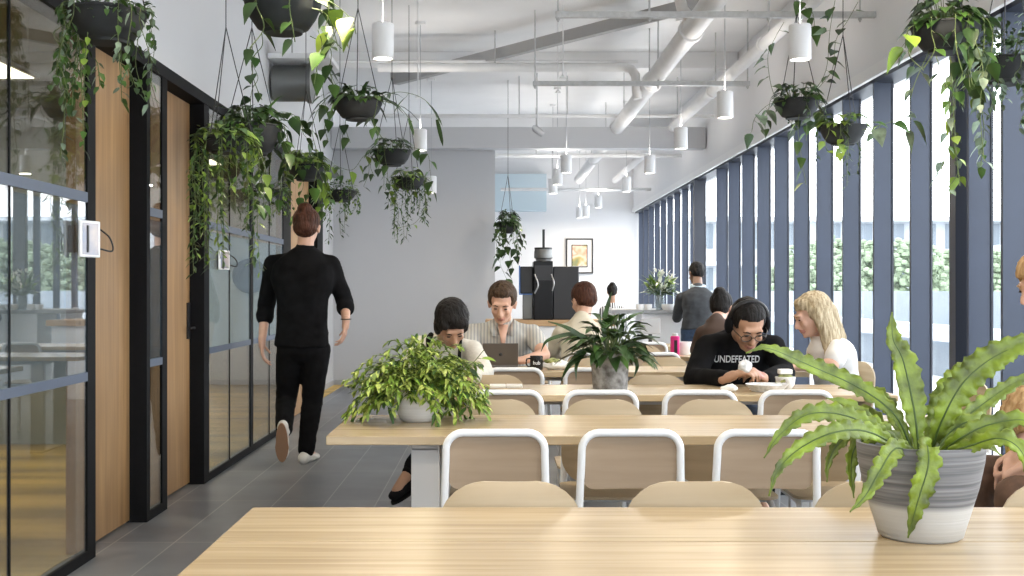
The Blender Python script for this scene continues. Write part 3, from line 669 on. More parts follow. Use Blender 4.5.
# tablets on the partition
def tablet(px, py, w, h, label, d):
    c = at(px, py, d); c.x = XL+.05
    e = empty('room_booking_tablet', (XL+.012, c.y, c.z), label, 'tablet')
    rot = Matrix.Rotation(math.radians(-60), 3, 'Z')
    # panel tilted a little away from the glass, towards the passage
    ax = (rot @ V((0, 1, 0)), V((0, 0, 1)), rot @ V((1, 0, 0)))
    dr = V((math.sin(.55), -math.cos(.55)*-1, 0)); dr = V((.28, .96, 0)).normalized(); nn = V((.96, -.28, 0))
    cc = V((.036, 0, 0))
    MB().obox(cc, (dr, V((0, 0, 1)), nn), (w, h, .006)).build('tablet_case', M['whitepl'], e, bevel=.004)
    MB().obox(cc+nn*.0065, (dr, V((0, 0, 1)), nn), (w*.78, h*.86, .001)).build('screen_glass', M['scr'], e)
    MB().box(-.005, -.03, -.06, .04, .03, .06).build('wall_bracket', M['blackpl'], e)
    MB().tube(bez([cc+dr*w+V((0, 0, h*.6)), cc+dr*(w+.03)+V((.03, 0, h*.1)), cc+dr*(w+.05)+V((.03, 0, -h*.6)), cc+dr*w+V((0, 0, -h*.5))], 5), .004, 6).build('power_cord', M['blackpl'], e)
M['scr'] = mat('dim_tablet_screen', (.20, .24, .34), .15, col2=(.50, .42, .38), scale=6)
tablet(83, 239, .075, .082, 'white framed booking tablet on the near partition with a black cord', 5.36)
tablet(212, 260, .07, .065, 'small white framed booking tablet on the second glass panel', 8.02)
# wall disc in the side room
M['disc'] = mat('grey_woven_disc', (.075, .08, .085), .8)
M['disc2'] = mat('grey_woven_disc_groove', (.02, .022, .025), .8)
c = at(250, 276, YB-.04)
e = empty('round_wall_emblem', c, 'round grey ringed disc on the end wall of the side room, behind glass', 'wall decoration')
m_ = MB(); R_ = .228
m_.lathe((0, 0, 0), [(R_, 0), (R_, .02), (0, .02)], 40, ax=(0, -1, 0)); m_.build('disc_board', M['disc'], e)
s_ = MB(); s_.tube([(math.cos(t*.42)*R_*.93*t/80, -.024, math.sin(t*.42)*R_*.93*t/80) for t in range(4, 81)], .006, 6); s_.build('spiral_groove', M['disc2'], e)
# furniture in the side room, seen dimly through the near glass
def stool(x, y, label):
    e = empty('meeting_chair', (x, y, 0), label, 'chair', 'chairs in the side room')
    MB().box(-.2, -.2, .44, .2, .2, .46).build('seat', M['ply2'], e, bevel=.01)
    for a in (-1, 1):
        for b in (-1, 1): MB().tube([(a*.22, b*.22, 0), (a*.15, b*.15, .44)], .012, 8).build('leg', M['white'], e)
    MB().box(-.19, -.21, .62, .19, -.19, .80).build('backrest', M['ply2'], e, bevel=.01)
    MB().tube([(-.18, -.2, .45), (-.18, -.215, .81), (.18, -.215, .81), (.18, -.2, .45)], .012, 8).build('back_frame', M['white'], e)
stool(-2.65, 5.35, 'chair behind the near glass, beside the low table of the side room')
stool(-3.3, 5.2, 'chair behind the near glass, deeper in the side room')
e = empty('meeting_table', (-3.1, 4.4, 0), 'small oak meeting table dimly seen through the near glass', 'table')
MB().box(-.7, -.45, .70, .7, .45, .735).build('table_top', M['table'], e, bevel=.003)
for a in (-1, 1):
    for b in (-1, 1): MB().tube([(a*.62, b*.38, 0), (a*.6, b*.36, .70)], .018, 10).build('leg', M['blackpl'], e)
# ================================================================ PEOPLE
M['skin1'] = mat('light_skin', (.60, .36, .26), .5, var=.06, scale=12, trans=.08)
M['skin2'] = mat('tan_skin', (.42, .24, .155), .5, var=.06, scale=12, trans=.08)
M['skin3'] = mat('brown_skin', (.20, .11, .07), .5, var=.06, scale=12)
M['lip'] = mat('lip_colour', (.40, .18, .14), .5)
M['brow'] = mat('dark_brow', (.03, .02, .015), .7)
M['eye'] = mat('dark_eye', (.02, .015, .012), .2)
def hairmat(n, a, b): return mat(n, b, .62, col2=a, scale=60, stretch=(1, 1, .18), bump=.8, detail=6, spec=.22)
M['hblack'] = hairmat('black_hair', (.002, .002, .002), (.014, .011, .010))
M['hbrown'] = hairmat('brown_hair', (.03, .018, .01), (.10, .06, .035))
M['hred'] = hairmat('reddish_brown_hair', (.025, .010, .006), (.10, .036, .02))
M['hblond'] = hairmat('blonde_hair', (.26, .19, .10), (.62, .52, .36))
M['hsand'] = hairmat('sandy_hair', (.30, .16, .06), (.62, .42, .22))
M['clblack'] = mat('black_cotton', (.007, .007, .008), .95, var=.3, scale=14, spec=.12)
M['clchar'] = mat('charcoal_knit', (.035, .038, .042), .9, var=.25, scale=14)
M['cljean'] = mat('dark_denim', (.025, .045, .085), .85, var=.3, scale=20)
M['clwhite'] = mat('white_cotton', (.74, .72, .69), .85, var=.06, scale=8)
M['clcream'] = mat('cream_cotton', (.62, .56, .44), .85, var=.1, scale=8)
M['clcard'] = mat('off_white_cardigan_knit', (.66, .63, .56), .9, var=.08, scale=30, bump=.2)
M['clbrown'] = mat('brown_corduroy', (.095, .05, .03), .8, var=.25, scale=30)
M['clyel'] = mat('yellow_brown_patterned_cloth', (.60, .45, .05), .8, col2=(.14, .08, .03), scale=22)
M['shoew'] = mat('white_trainer', (.66, .64, .60), .6)
M['shoet'] = mat('tan_shoe_sole', (.34, .20, .12), .7)
def stripes(name, a, b, sc):
    m, N, L, bs = nm(name); bs.inputs['Roughness'].default_value = .85; tc = N.new('ShaderNodeTexCoord'); w = N.new('ShaderNodeTexWave'); w.bands_direction = 'X'
    w.inputs['Scale'].default_value = sc; w.inputs['Distortion'].default_value = .5; r = N.new('ShaderNodeValToRGB'); r.color_ramp.elements[0].position = .3; r.color_ramp.elements[1].position = .6
    r.color_ramp.elements[0].color = (*a, 1); r.color_ramp.elements[1].color = (*b, 1); L.new(tc.outputs['Object'], w.inputs[0]); L.new(w.outputs[0], r.inputs[0]); L.new(r.outputs[0], bs.inputs['Base Color']); return m
M['clstripe'] = stripes('pale_striped_cotton', (.36, .37, .36), (.56, .54, .49), 14)
M['frame'] = mat('dark_glasses_frame', (.02, .015, .012), .3)
M['logo'] = mat('white_print', (.72, .72, .72), .8)
def remesh(mb, name, m, parent, vox, smooth=4, off=None, fold=0, seed=0, freq=9):
    me = mb.mesh('tmp', M['wall'], False); o = bpy.data.objects.new('tmp', me); COL.objects.link(o)
    r = o.modifiers.new('r', 'REMESH'); r.mode = 'VOXEL'; r.voxel_size = vox
    if smooth: s = o.modifiers.new('s', 'SMOOTH'); s.factor = .5; s.iterations = smooth
    dg = bpy.context.evaluated_depsgraph_get(); dg.update()
    nmh = bpy.data.meshes.new_from_object(o.evaluated_get(dg)); bpy.data.objects.remove(o); bpy.data.meshes.remove(me)
    nmh.materials.clear()
    for k in (m if isinstance(m, (list, tuple)) else [m]): nmh.materials.append(k)
    if fold:
        ns = [v.normal.copy() for v in nmh.vertices]
        for v, n in zip(nmh.vertices, ns):
            p = v.co*freq; q = noise.noise(V((p.x, p.y, p.z*.7))+V((seed, 0, 0)))
            q2 = 1-abs(noise.noise(V((p.x*1.2, p.y*1.2, p.z*2.0))+V((0, seed+5, 0))))*2
            v.co += n*fold*(q*.6+q2*.7)
    nmh.shade_smooth(); o = bpy.data.objects.new(name, nmh); COL.objects.link(o)
    if parent: o.parent = parent
    return o
def hand(mb, w, d, pn, side, s=1, curl=.5, spread=1, thumb=.6):
    """w wrist, d pointing direction, pn the way the palm faces, side +1/-1 where the thumb sits along d x pn"""
    d = V(d).normalized(); pn = V(pn); pn = (pn-d*pn.dot(d)).normalized(); u = d.cross(pn)*side; w = V(w)
    L4 = (.040, .045, .041, .033)
    mb.cap(w-d*.02*s, w+d*.03*s, .023*s, .024*s)
    for i in range(4):
        off = (1.5-i)*.019*s; k = w+d*(.082-.004*abs(i-1.2))*s+u*off; a = w+d*.012*s+u*off*.55
        mb.cap(a, k, .0125*s, .0105*s)
        p = k; ang = curl*.55; dirv = d
        fan = u*(1.5-i)*.05*spread
        for j, f in enumerate((1, .66, .52)):
            dirv = (d*math.cos(ang)+pn*math.sin(ang)+fan).normalized(); q = p+dirv*L4[i]*f*s
            mb.cap(p, q, (.0092-.0008*j)*s, (.0086-.0010*j)*s, n=10); p = q; ang += curl*(.9-.2*j)
    t0 = w+d*.022*s+u*.020*s; t1 = t0+(d*.55+u*.75+pn*.25).normalized()*.040*s
    t2 = t1+(d*.85+u*.30+pn*thumb).normalized()*.032*s; t3 = t2+(d*.9+pn*thumb*1.2).normalized()*.024*s
    mb.cap(t0, t1, .013*s, .0105*s, n=10); mb.cap(t1, t2, .0105*s, .0092*s, n=10); mb.cap(t2, t3, .0092*s, .0075*s, n=10)
def frame(Fd, Ud):
    Fd = V(Fd).normalized(); Ud = V(Ud); Ud = (Ud-Fd*Ud.dot(Fd)).normalized(); X = (-Fd).cross(Ud)  # columns x,y,z with y=-F
    return Matrix((X, -Fd, Ud)).transposed()
def person(loc, label, p):
    """p: joints in world space; L/R are the person's own sides"""
    o = V(loc); e = empty('person', loc, label, 'person'); s = p.get('s', 1.0)
    g = {k: V(v)-o for k, v in p['j'].items()}
    Rm = frame(p['face'], p.get('up', (0, 0, 1))); hc = g['head']
    def hl(x, y, z): return hc+Rm @ V((x*s, y*s, z*s))
    vox = p.get('vox', .0075)
    sk = MB()
    def se(c, r, mb=sk): mb.ell(hl(*c), tuple(k*s for k in (r if isinstance(r, tuple) else (r, r, r))), Rm, 18)
    se((0, .018, .035), (.074, .094, .082)); se((0, -.018, -.022), (.062, .070, .078)); se((0, -.040, -.078), (.040, .040, .030)); se((0, -.01, -.055), (.055, .06, .045))
    sk.cap(hl(0, -.084, .010), hl(0, -.104, -.030), .008*s, .0125*s, n=10); se((0, -.092, -.034), (.019, .012, .009))
    sk.cap(hl(-.036, -.078, .026), hl(.036, -.078, .026), .012*s, .012*s, n=10)
    se((.034, -.068, -.022), (.022, .016, .02)); se((-.034, -.068, -.022), (.022, .016, .02))
    se((0, -.084, -.056), (.022, .012, .006)); se((0, -.081, -.066), (.019, .012, .007)); se((0, -.074, -.092), (.018, .012, .012))
    for a in (-1, 1): se((a*.076, .012, -.008), (.010, .018, .030)); se((a*.081, .017, .004), (.010, .014, .016)); se((a*.028, -.080, .006), (.014, .008, .008))
    nk = g['neck']; sk.cap(hl(0, .02, -.05), nk, .050*s, .056*s)
    sho = [g['sL'], g['sR']]; mid = (sho[0]+sho[1])/2; Rt = (sho[0]-sho[1]).normalized(); pel = g['pelvis']
    up = (nk-pel).normalized(); Fw = up.cross(Rt).normalized()*-1
    if Fw.dot(V(p.get('chest', p['face']))) < 0: Fw = -Fw
    def torso(mb, k, lo=0, hem=0):
        c0 = pel; c3 = nk; hs = (sho[0]-sho[1]).length/2
        pts = [(-.06-hem, .150, .110), (.0, .162, .118), (.25, .148, .108), (.48, .150, .112), (.70, hs*.92, .122), (.86, hs*.90, .108), (.97, hs*.55, .078), (1.04, .062, .060)]
        bow = p.get('bow', .03)
        mb.loft([(c0.lerp(c3, t)-Fw*bow*math.sin(max(0, min(1, t))*PI), Rt, Fw, rx*s+k, ry*s+k) for t, rx, ry in pts if t >= lo-.1])
    torso(sk, -.012)
    for a in 'LR':
        S, E, Wr = g['s'+a], g['e'+a], g['w'+a]
        sk.cap(S, E, .046*s, .038*s); sk.cap(E, Wr, .038*s, .025*s)
        hd = p['hand'+a]; hand(sk, Wr, hd[0], hd[1], hd[2], s, *hd[3:])
        if 'k'+a in g:
            sk.cap(g['h'+a], g['k'+a], .075*s, .052*s); sk.cap(g['k'+a], g['a'+a], .050*s, .036*s)
            t = V(p['toe'+a]).normalized(); sk.cap(g['a'+a], g['a'+a]+t*.10*s+V((0, 0, -.04*s)), .034*s, .028*s)
    b = remesh(sk, 'body', [p['skin'], M['lip'], M['brow']], e, vox, 3)
    Ri = Rm.transposed()
    for f in b.data.polygons:
        q = Ri @ (f.center-hc)/s
        if q.y < -.06 and abs(q.x) < .024 and -.072 < q.z < -.051: f.material_index = 1
    for a in (-1, 1): MB().ell(hl(a*.030, -.0855, .004), (.011*s, .005*s, .0045*s), Rm, 10).build('eye', M['eye'], e)
    for a in (-1, 1): MB().tube([hl(a*.014, -.091, .022), hl(a*.030, -.090, .027), hl(a*.046, -.080, .022)], [.0028*s, .0036*s, .002*s], 6).build('eyebrow', p['hairm'] if p['hairm'].name != 'blonde_hair' else M['hsand'], e)
    # hair
    hs_ = p.get('hair', 'short'); hb = MB()
    def he(c, r): hb.ell(hl(*c), tuple(k*s for k in r), Rm, 18)
    if hs_ in ('short', 'crop', 'bun', 'long', 'bob', 'curly'):
        th = {'short': .012, 'crop': .006, 'bun': .010, 'long': .012, 'bob': .016, 'curly': .026}[hs_]
        he((0, .026, .042), (.076+th, .093+th*.8, .080+th)); he((0, .055, .0), (.066+th, .060+th, .070))
        if hs_ != 'crop': he((0, -.022, .090), (.058, .052, .030))
        if hs_ == 'bun': he((0, .070, .110), (.048, .048, .040))
        if hs_ == 'bob':
            for a in (-1, 1): he((a*.070, .025, -.02), (.022, .045, .06))
            he((0, .08, -.03), (.06, .035, .06)); he((.03, -.055, .075), (.045, .04, .03)); he((-.05, -.04, .06), (.03, .045, .035))
        if hs_ == 'long':
            for a in (-1, 1):
                hb.cap(hl(a*.070, .0, .04), hl(a*.078, .01, -.10), .026*s, .030*s); hb.cap(hl(a*.078, .01, -.10), hl(a*.082, -.015, -.22), .030*s, .020*s)
            hb.cap(hl(0, .09, .0), hl(0, .10, -.16), .055*s, .045*s)
            for i in range(14):
                a = PI*(i/13)*1.16-.25; x, y = .078*math.cos(a), .03+.072*math.sin(a)
                hb.cap(hl(x, y, .02), hl(x*1.08, y*1.05-.008, -.17-.05*random.random()), .017*s, .010*s, n=8)
    h = remesh(hb, 'hair', p['hairm'], e, .008 if vox < .009 else .010, 2, fold=.0035 if hs_ != 'curly' else .009, seed=len(label), freq=34 if hs_ != 'curly' else 26)
    # cut hair from the face by pushing the front in
    for v in h.data.vertices:
        q = Ri @ (v.co-hc)/s
        lim = .066 if hs_ in ('short', 'crop', 'bun') else .050
        if q.y < -.035 and q.z < lim and abs(q.x) < (.074 if hs_ != 'long' else .066):
            q.y = -.035+(q.y+.035)*.15; v.co = hc+Rm @ (q*s)
        if q.z < .0 and q.y < .01 and abs(q.x) > .05 and hs_ in ('short', 'crop', 'bun') : q.y = max(q.y, .012); v.co = hc+Rm @ (V((q.x*.9, q.y, q.z))*s)
    # clothes
    top = MB(); torso(top, .010, hem=p.get('hem', .04))
    for S_ in sho: top.cap(nk-up*.045*s, S_+up*.004, .056*s, .052*s)
    if p.get('collar', 1): top.cap(nk+(hc-nk).normalized()*-.01, nk+(hc-nk).normalized()*.012*s, .066*s, .062*s)
    sl = p.get('sleeve', 'long')
    for a in 'LR':
        S, E, Wr = g['s'+a], g['e'+a], g['w'+a]
        if sl == 'long': top.cap(S, E, .057*s, .052*s); top.cap(E, E.lerp(Wr, .93), .053*s, .038*s)
        elif sl == 'rolled': top.cap(S, E, .057*s, .054*s); top.cap(E, E.lerp(Wr, .25), .054*s, .050*s); top.cap(E.lerp(Wr, .22), E.lerp(Wr, .30), .056*s, .056*s)
        else: top.cap(S, S.lerp(E, .55), .057*s, .058*s)
    t = remesh(top, p.get('topname', 'shirt'), p['top'], e, .011, 4, fold=.006, seed=len(label)*3, freq=7)
    if 'kL' in g:
        tr = MB(); tr.ell(pel, (.150*s, .118*s, .12*s), Matrix((Rt, Fw, up)).transposed(), 18)
        ml = p.get('trouserlen', .92)
        for a in 'LR':
            tr.cap(g['h'+a], g['k'+a], .092*s, .066*s); tr.cap(g['k'+a], g['k'+a].lerp(g['a'+a], ml), .066*s, .052*s)
        remesh(tr, 'trousers', p['trousers'], e, .012, 4, fold=.005, seed=5, freq=9)
        for a in 'LR':
            A = g['a'+a]; td = V(p['toe'+a]).normalized(); ud = V(p.get('foot_up'+a, (0, 0, 1))); ud = (ud-td*ud.dot(td)).normalized(); sd = td.cross(ud)
            so = MB(); R3 = Matrix((sd, td, ud)).transposed(); c = A-ud*.045*s
            so.ell(c-td*.035*s+ud*.005*s, (.036*s, .05*s, .042*s), R3); so.ell(c+td*.055*s, (.040*s, .08*s, .034*s), R3); so.ell(c+td*.125*s-ud*.006*s, (.041*s, .05*s, .026*s), R3); so.cap(A, A-ud*.03*s, .040*s)
            sh = remesh(so, 'shoe', p['shoe'], e, .008, 3)
            ss = MB(); n = 26; pts = []
            for i in range(n):
                an = 2*PI*i/n; ca, sa = math.cos(an), math.sin(an); pts.append(c+sd*ca*.042*s*(1 if sa > 0 else .86)+td*(sa*.13+.045)*s-ud*.030*s)
            ss.add([q for q in pts]+[q-ud*.012*s for q in pts], [tuple(range(n)), tuple(range(2*n-1, n-1, -1))]+[(i, (i+1) % n, n+(i+1) % n, n+i) for i in range(n)])
            ss.build('sole', p.get('sole', p['shoe']), sh)
    return e, hl, Rm, g, s, Fw, Rt, t
def seat_legs(j, pel, fd, rt, s=1, kz=.50, step=.42, fz=.085, sp=.10):
    fd = V(fd).normalized(); rt = V(rt).normalized()
    for a, k in (('L', 1), ('R', -1)):
        j['h'+a] = pel+rt*k*.085*s; j['k'+a] = V(pel)+fd*step*s+rt*k*sp*s; j['k'+a].z = kz
        j['a'+a] = V((j['k'+a].x, j['k'+a].y, fz))-fd*.04
# --- 1 walking man, seen from behind
Yw = 8.6; S1 = 1.14
def wp(px, py, y=Yw): return at(px, py, y)
j = dict(head=wp(307, 228), neck=wp(305, 252, 8.57), sL=wp(273, 264, 8.62), sR=wp(331, 264, 8.55), pelvis=wp(302, 346), hL=wp(291, 350), hR=wp(316, 350),
         eL=wp(266, 307, 8.72), wL=wp(262, 341, 8.60), eR=wp(344, 303, 8.58), wR=wp(347, 318, 8.44), kL=wp(286, 400, 8.72), aL=wp(284, 430, 8.36), kR=wp(312, 402, 8.66), aR=wp(306, 451, 8.62))
j['eR'] = wp(345, 302, 8.68); j['wR'] = wp(346, 322, 8.46)
W1 = person((at(305, 463, Yw).x, Yw, 0), 'man in black shirt and trousers with reddish brown hair, walking away on the left', dict(j=j, s=S1, face=(.05, 1, -.1), skin=M['skin1'], hair='bun', hairm=M['hred'], top=M['clblack'],
    trousers=M['clblack'], shoe=M['shoew'], sole=M['shoet'], toeL=(-.05, .35, -1), foot_upL=(0, 1, .35), toeR=(.25, 1, 0), handL=((0, .15, -1), (1, .1, 0), -1, .5), handR=((-.12, .0, -1), (-1, .1, 0), 1, .55), sleeve='rolled', hem=.10, trouserlen=.97, bow=.015))
# rolled cuffs and bracelet
m_ = MB(); w = W1[3]['wR']; m_.tube([w+V((.036*math.cos(t), .036*math.sin(t), .02)) for t in [i*PI/6 for i in range(12)]], .004, 6, closed=True); m_.build('bracelet', M['frame'], W1[0])
# --- 2 woman in cardigan, head bowed, at the third table
j = dict(head=at(452, 325, 6.60), neck=at(446, 340, 6.86), sL=at(472, 350, 6.84), sR=at(421, 346, 6.84), pelvis=V((-.27, 7.13, .55)))
j['eL'] = at(484, 373, 6.66); j['wL'] = at(471, 378, 6.36); j['eR'] = at(408, 372, 6.66); j['wR'] = at(440, 377, 6.36)
seat_legs(j, j['pelvis'], (0, -1, 0), (1, 0, 0)); j['kL'] = V((-.22, 6.72, .58)); j['kR'] = V((-.36, 6.72, .52)); j['aL'] = V((-.46, 6.45, .26)); j['aR'] = V((-.36, 6.62, .09))
W2 = person((-.27, 7.1, 0), 'woman with dark hair and off-white cardigan bowing over the third table behind the bushy plant', dict(j=j, s=1.05, face=(.18, -.72, -.75), up=(.1, -.75, .6), skin=M['skin2'], hair='bob', hairm=M['hblack'], top=M['clcard'], topname='cardigan',
    trousers=M['clblack'], shoe=M['clblack'], toeL=(-.5, -.6, -.35), toeR=(0, -1, 0), handL=((-.7, -.5, -.25), (0, -.2, -1), -1, .6), handR=((.8, -.5, -.25), (0, -.2, -1), 1, .6), chest=(0, -1, 0)))
# dark collar / lanyard of her cardigan
n0 = W2[3]['neck']; MB().tube(bez([n0+V((-.085, .0, .03)), n0+V((-.095, -.09, .0)), n0+V((-.075, -.14, -.10)), n0+V((-.07, -.15, -.22))], 5), .016, 8).tube(bez([n0+V((.08, .0, .03)), n0+V((.085, -.09, -.0)), n0+V((.08, -.14, -.10)), n0+V((.08, -.15, -.22))], 5), .010, 8).build('cardigan_band', M['clblack'], W2[0])
# --- 3 man with laptop
j = dict(head=at(502, 304, 8.22), neck=at(503, 324, 8.34), sL=at(532, 333, 8.34), sR=at(473, 333, 8.34), pelvis=V((.06, 8.48, .53)))
j['eL'] = at(544, 352, 8.12); j['wL'] = at(524, 362, 7.97); j['eR'] = at(466, 352, 8.12); j['wR'] = at(481, 362, 7.97)
j['eL'].z = .80; j['eR'].z = .80; j['wL'].z = .775; j['wR'].z = .775
seat_legs(j, j['pelvis'], (0, -1, 0), (1, 0, 0))
W3 = person((.06, 8.45, 0), 'short-haired man in a pale striped shirt working at the laptop', dict(j=j, s=1.16, face=(-.12, -1, -.42), up=(0, -.4, 1), skin=M['skin1'], hair='short', hairm=M['hbrown'], top=M['clstripe'], trousers=M['cljean'], shoe=M['clblack'],
    toeL=(0, -1, 0), toeR=(0, -1, 0), handL=((-.9, -.2, -.1), (0, 0, -1), -1, .5), handR=((.9, -.2, -.1), (0, 0, -1), 1, .5), sleeve='short', chest=(0, -1, 0)))
n0 = W3[3]['neck']; cl = MB()
for a in (-1, 1): cl.add([n0+V((a*.02, -.085, -.07)), n0+V((a*.075, -.075, .035)), n0+V((a*.105, -.09, -.01)), n0+V((a*.075, -.135, -.085))], [(0, 1, 2, 3)])
co = cl.build('collar', M['clstripe'], W3[0]); sm = co.modifiers.new('s', 'SOLIDIFY'); sm.thickness = .01
MB().add([n0+V((-.035, -.118, .0)), n0+V((.035, -.118, .0)), n0+V((.006, -.150, -.17)), n0+V((-.006, -.150, -.17))], [(0, 1, 2, 3)]).build('open_neckline', M['skin1'], W3[0]).modifiers.new('s', 'SOLIDIFY').thickness = .03
# --- 4 person in cream shirt beyond the peace lily, seen from behind
j = dict(head=at(583, 301, 8.85), neck=at(582, 321, 8.72), sL=at(562, 332, 8.72), sR=at(604, 332, 8.72), pelvis=V((.66, 8.72, .53)))
j['eL'] = at(552, 352, 8.85); j['wL'] = V((.55, 9.12, .775)); j['eR'] = at(612, 352, 8.85); j['wR'] = V((.75, 9.12, .775))
seat_legs(j, j['pelvis'], (0, 1, 0), (-1, 0, 0))
person((.66, 8.72, 0), 'person with reddish hair and cream shirt seen from behind, beyond the concrete pot', dict(j=j, s=1.05, vox=.009, face=(-.45, .9, -.35), skin=M['skin1'], hair='short', hairm=M['hred'], top=M['clcream'], trousers=M['cljean'], shoe=M['clblack'],
    toeL=(0, 1, 0), toeR=(0, 1, 0), handL=((.3, .9, -.1), (0, 0, -1), 1, .5), handR=((-.3, .9, -.1), (0, 0, -1), -1, .5), chest=(0, 1, 0)))
# --- 5 far person with dark hair before the end wall
j = dict(head=at(612, 292, 17.6), neck=at(612, 305, 17.6), sL=at(603, 310, 17.6), sR=at(622, 310, 17.6), pelvis=at(612, 345, 17.6))
j['eL'] = at(600, 328, 17.7); j['wL'] = at(605, 336, 17.9); j['eR'] = at(625, 328, 17.7); j['wR'] = at(620, 336, 17.9)
for a, k in (('L', -1), ('R', 1)): j['h'+a] = j['pelvis']+V((k*.09, 0, 0)); j['k'+a] = V((j['pelvis'].x+k*.10, 17.6, .30)); j['a'+a] = V((j['pelvis'].x+k*.11, 17.65, .09))
q = person((j['pelvis'].x, 17.6, 0), 'distant person with dark hair and black and white striped top before the end wall', dict(j=j, s=.92, vox=.012, face=(0, 1, -.15), skin=M['skin2'], hair='bun', hairm=M['hblack'], top=stripes('black_white_stripes', (.02, .02, .02), (.6, .6, .6), 9), trousers=M['clblack'], shoe=M['clblack'],
    toeL=(0, 1, 0), toeR=(0, 1, 0), handL=((.5, .6, 0), (0, 0, -1), 1, .5), handR=((-.5, .6, 0), (0, 0, -1), -1, .5), chest=(0, 1, 0)))
# --- 6 standing man at the counter seen from behind
d = 14.0
j = dict(head=at(696, 274, d+.18), neck=at(698, 289, d), sL=at(681, 298, d), sR=at(712, 298, d), pelvis=at(697, 330, d-.05))
j['eL'] = at(677, 318, d+.12); j['wL'] = at(682, 312, d+.34); j['eR'] = at(716, 318, d+.08); j['wR'] = at(708, 314, d+.34)
for a, k in (('L', -1), ('R', 1)): j['h'+a] = j['pelvis']+V((k*.09, 0, 0)); j['k'+a] = V((j['pelvis'].x+k*.10, d, .42)); j['a'+a] = V((j['pelvis'].x+k*.11, d-.03, .09))
q = person((j['pelvis'].x, d, 0), 'man in dark grey jumper and jeans standing at the counter with his back turned', dict(j=j, s=1.1, vox=.010, face=(-.3, 1, -.45), up=(0, .3, 1), skin=M['skin3'], hair='crop', hairm=M['hblack'], top=M['clchar'], topname='jumper', trousers=M['cljean'], shoe=M['clblack'],
    toeL=(0, 1, 0), toeR=(0, 1, 0), handL=((.5, .8, 0), (0, 0, -1), 1, .5), handR=((-.5, .8, 0), (0, 0, -1), -1, .5), chest=(0, 1, 0), hem=.1))
n0 = q[3]['neck']; MB().tube([n0+V((.075*math.cos(t), .07*math.sin(t)+.01, .03+.015*math.sin(t))) for t in [i*PI/8 for i in range(16)]], .022, 8, closed=True).build('shirt_collar', mat('pale_blue_collar', (.45, .55, .60), .8), q[0])
# --- 7 dark-haired person half hidden behind the man in headphones
j = dict(head=at(722, 308, 8.95), neck=at(716, 322, 8.80), sL=at(703, 333, 8.78), sR=at(739, 333, 8.78), pelvis=V((1.66, 8.72, .53)))
j['eL'] = at(697, 350, 8.9); j['wL'] = V((1.58, 9.15, .775)); j['eR'] = at(744, 350, 8.9); j['wR'] = V((1.78, 9.15, .775))
seat_legs(j, j['pelvis'], (0, 1, 0), (-1, 0, 0))
q = person((1.66, 8.72, 0), 'person with tied dark hair and brown top half hidden behind the man in headphones', dict(j=j, s=.98, vox=.009, face=(.5, .8, -.2), skin=M['skin1'], hair='bun', hairm=M['hblack'], top=mat('dark_brown_top', (.06, .035, .025), .85), trousers=M['cljean'], shoe=M['clblack'],
    toeL=(0, 1, 0), toeR=(0, 1, 0), handL=((.3, .9, -.1), (0, 0, -1), 1, .5), handR=((-.3, .9, -.1), (0, 0, -1), -1, .5), chest=(0, 1, 0)))
# --- 8 man in headphones
j = dict(head=at(748, 326, 6.58), neck=at(741, 334, 6.82), sL=at(774, 347, 6.78), sR=at(707, 346, 6.78), pelvis=V((1.36, 6.98, .54)))
j['eL'] = at(784, 374, 6.66); j['wL'] = at(765, 379, 6.40); j['eR'] = at(694, 379, 6.62); j['wR'] = at(727, 378, 6.24)
seat_legs(j, j['pelvis'], (0, -1, 0), (1, 0, 0))
W8 = person((1.36, 6.98, 0), 'man wearing black headphones, glasses and printed black sweatshirt, eating at the third table', dict(j=j, s=1.17, face=(.08, -.86, -.58), up=(.04, -.5, .85), skin=M['skin2'], hair='crop', hairm=M['hblack'], top=M['clblack'], topname='sweatshirt',
    trousers=M['cljean'], shoe=M['clblack'], toeL=(0, -1, 0), toeR=(0, -1, 0), handL=((-.55, -.55, .35), (-.5, .2, -.6), -1, .9), handR=((.75, -.25, .35), (.1, .2, -1), 1, .9), chest=(0, -1, 0), hem=.05))
e, hl, Rm, g, s, Fw, Rt, t = W8
hp = MB(); hp.tube([hl(.093*math.cos(a), .02, .02+.108*math.sin(a)) for a in [PI*i/14 for i in range(15)]], .010*s, 8); hb_ = hp.build('headphones', M['blackpl'], e)
for a in (-1, 1): MB().ell(hl(a*.088, .012, -.002), (.020*s, .036*s, .044*s), Rm, 18).build('ear_cup', M['clblack'], hb_)
gl = MB()
for a in (-1, 1): gl.tube([hl(a*.033+.025*math.cos(t_), -.098, .0+.018*math.sin(t_)) for t_ in [i*PI/8 for i in range(16)]], .0022*s, 6, closed=True); gl.tube([hl(a*.058, -.096, .006), hl(a*.078, -.05, .008), hl(a*.080, .01, .004)], .002*s, 6)
gl.tube([hl(-.009, -.101, .004), hl(.009, -.101, .004)], .002*s, 6); gl.build('glasses', M['frame'], e)
dg = bpy.context.evaluated_depsgraph_get(); dg.update()
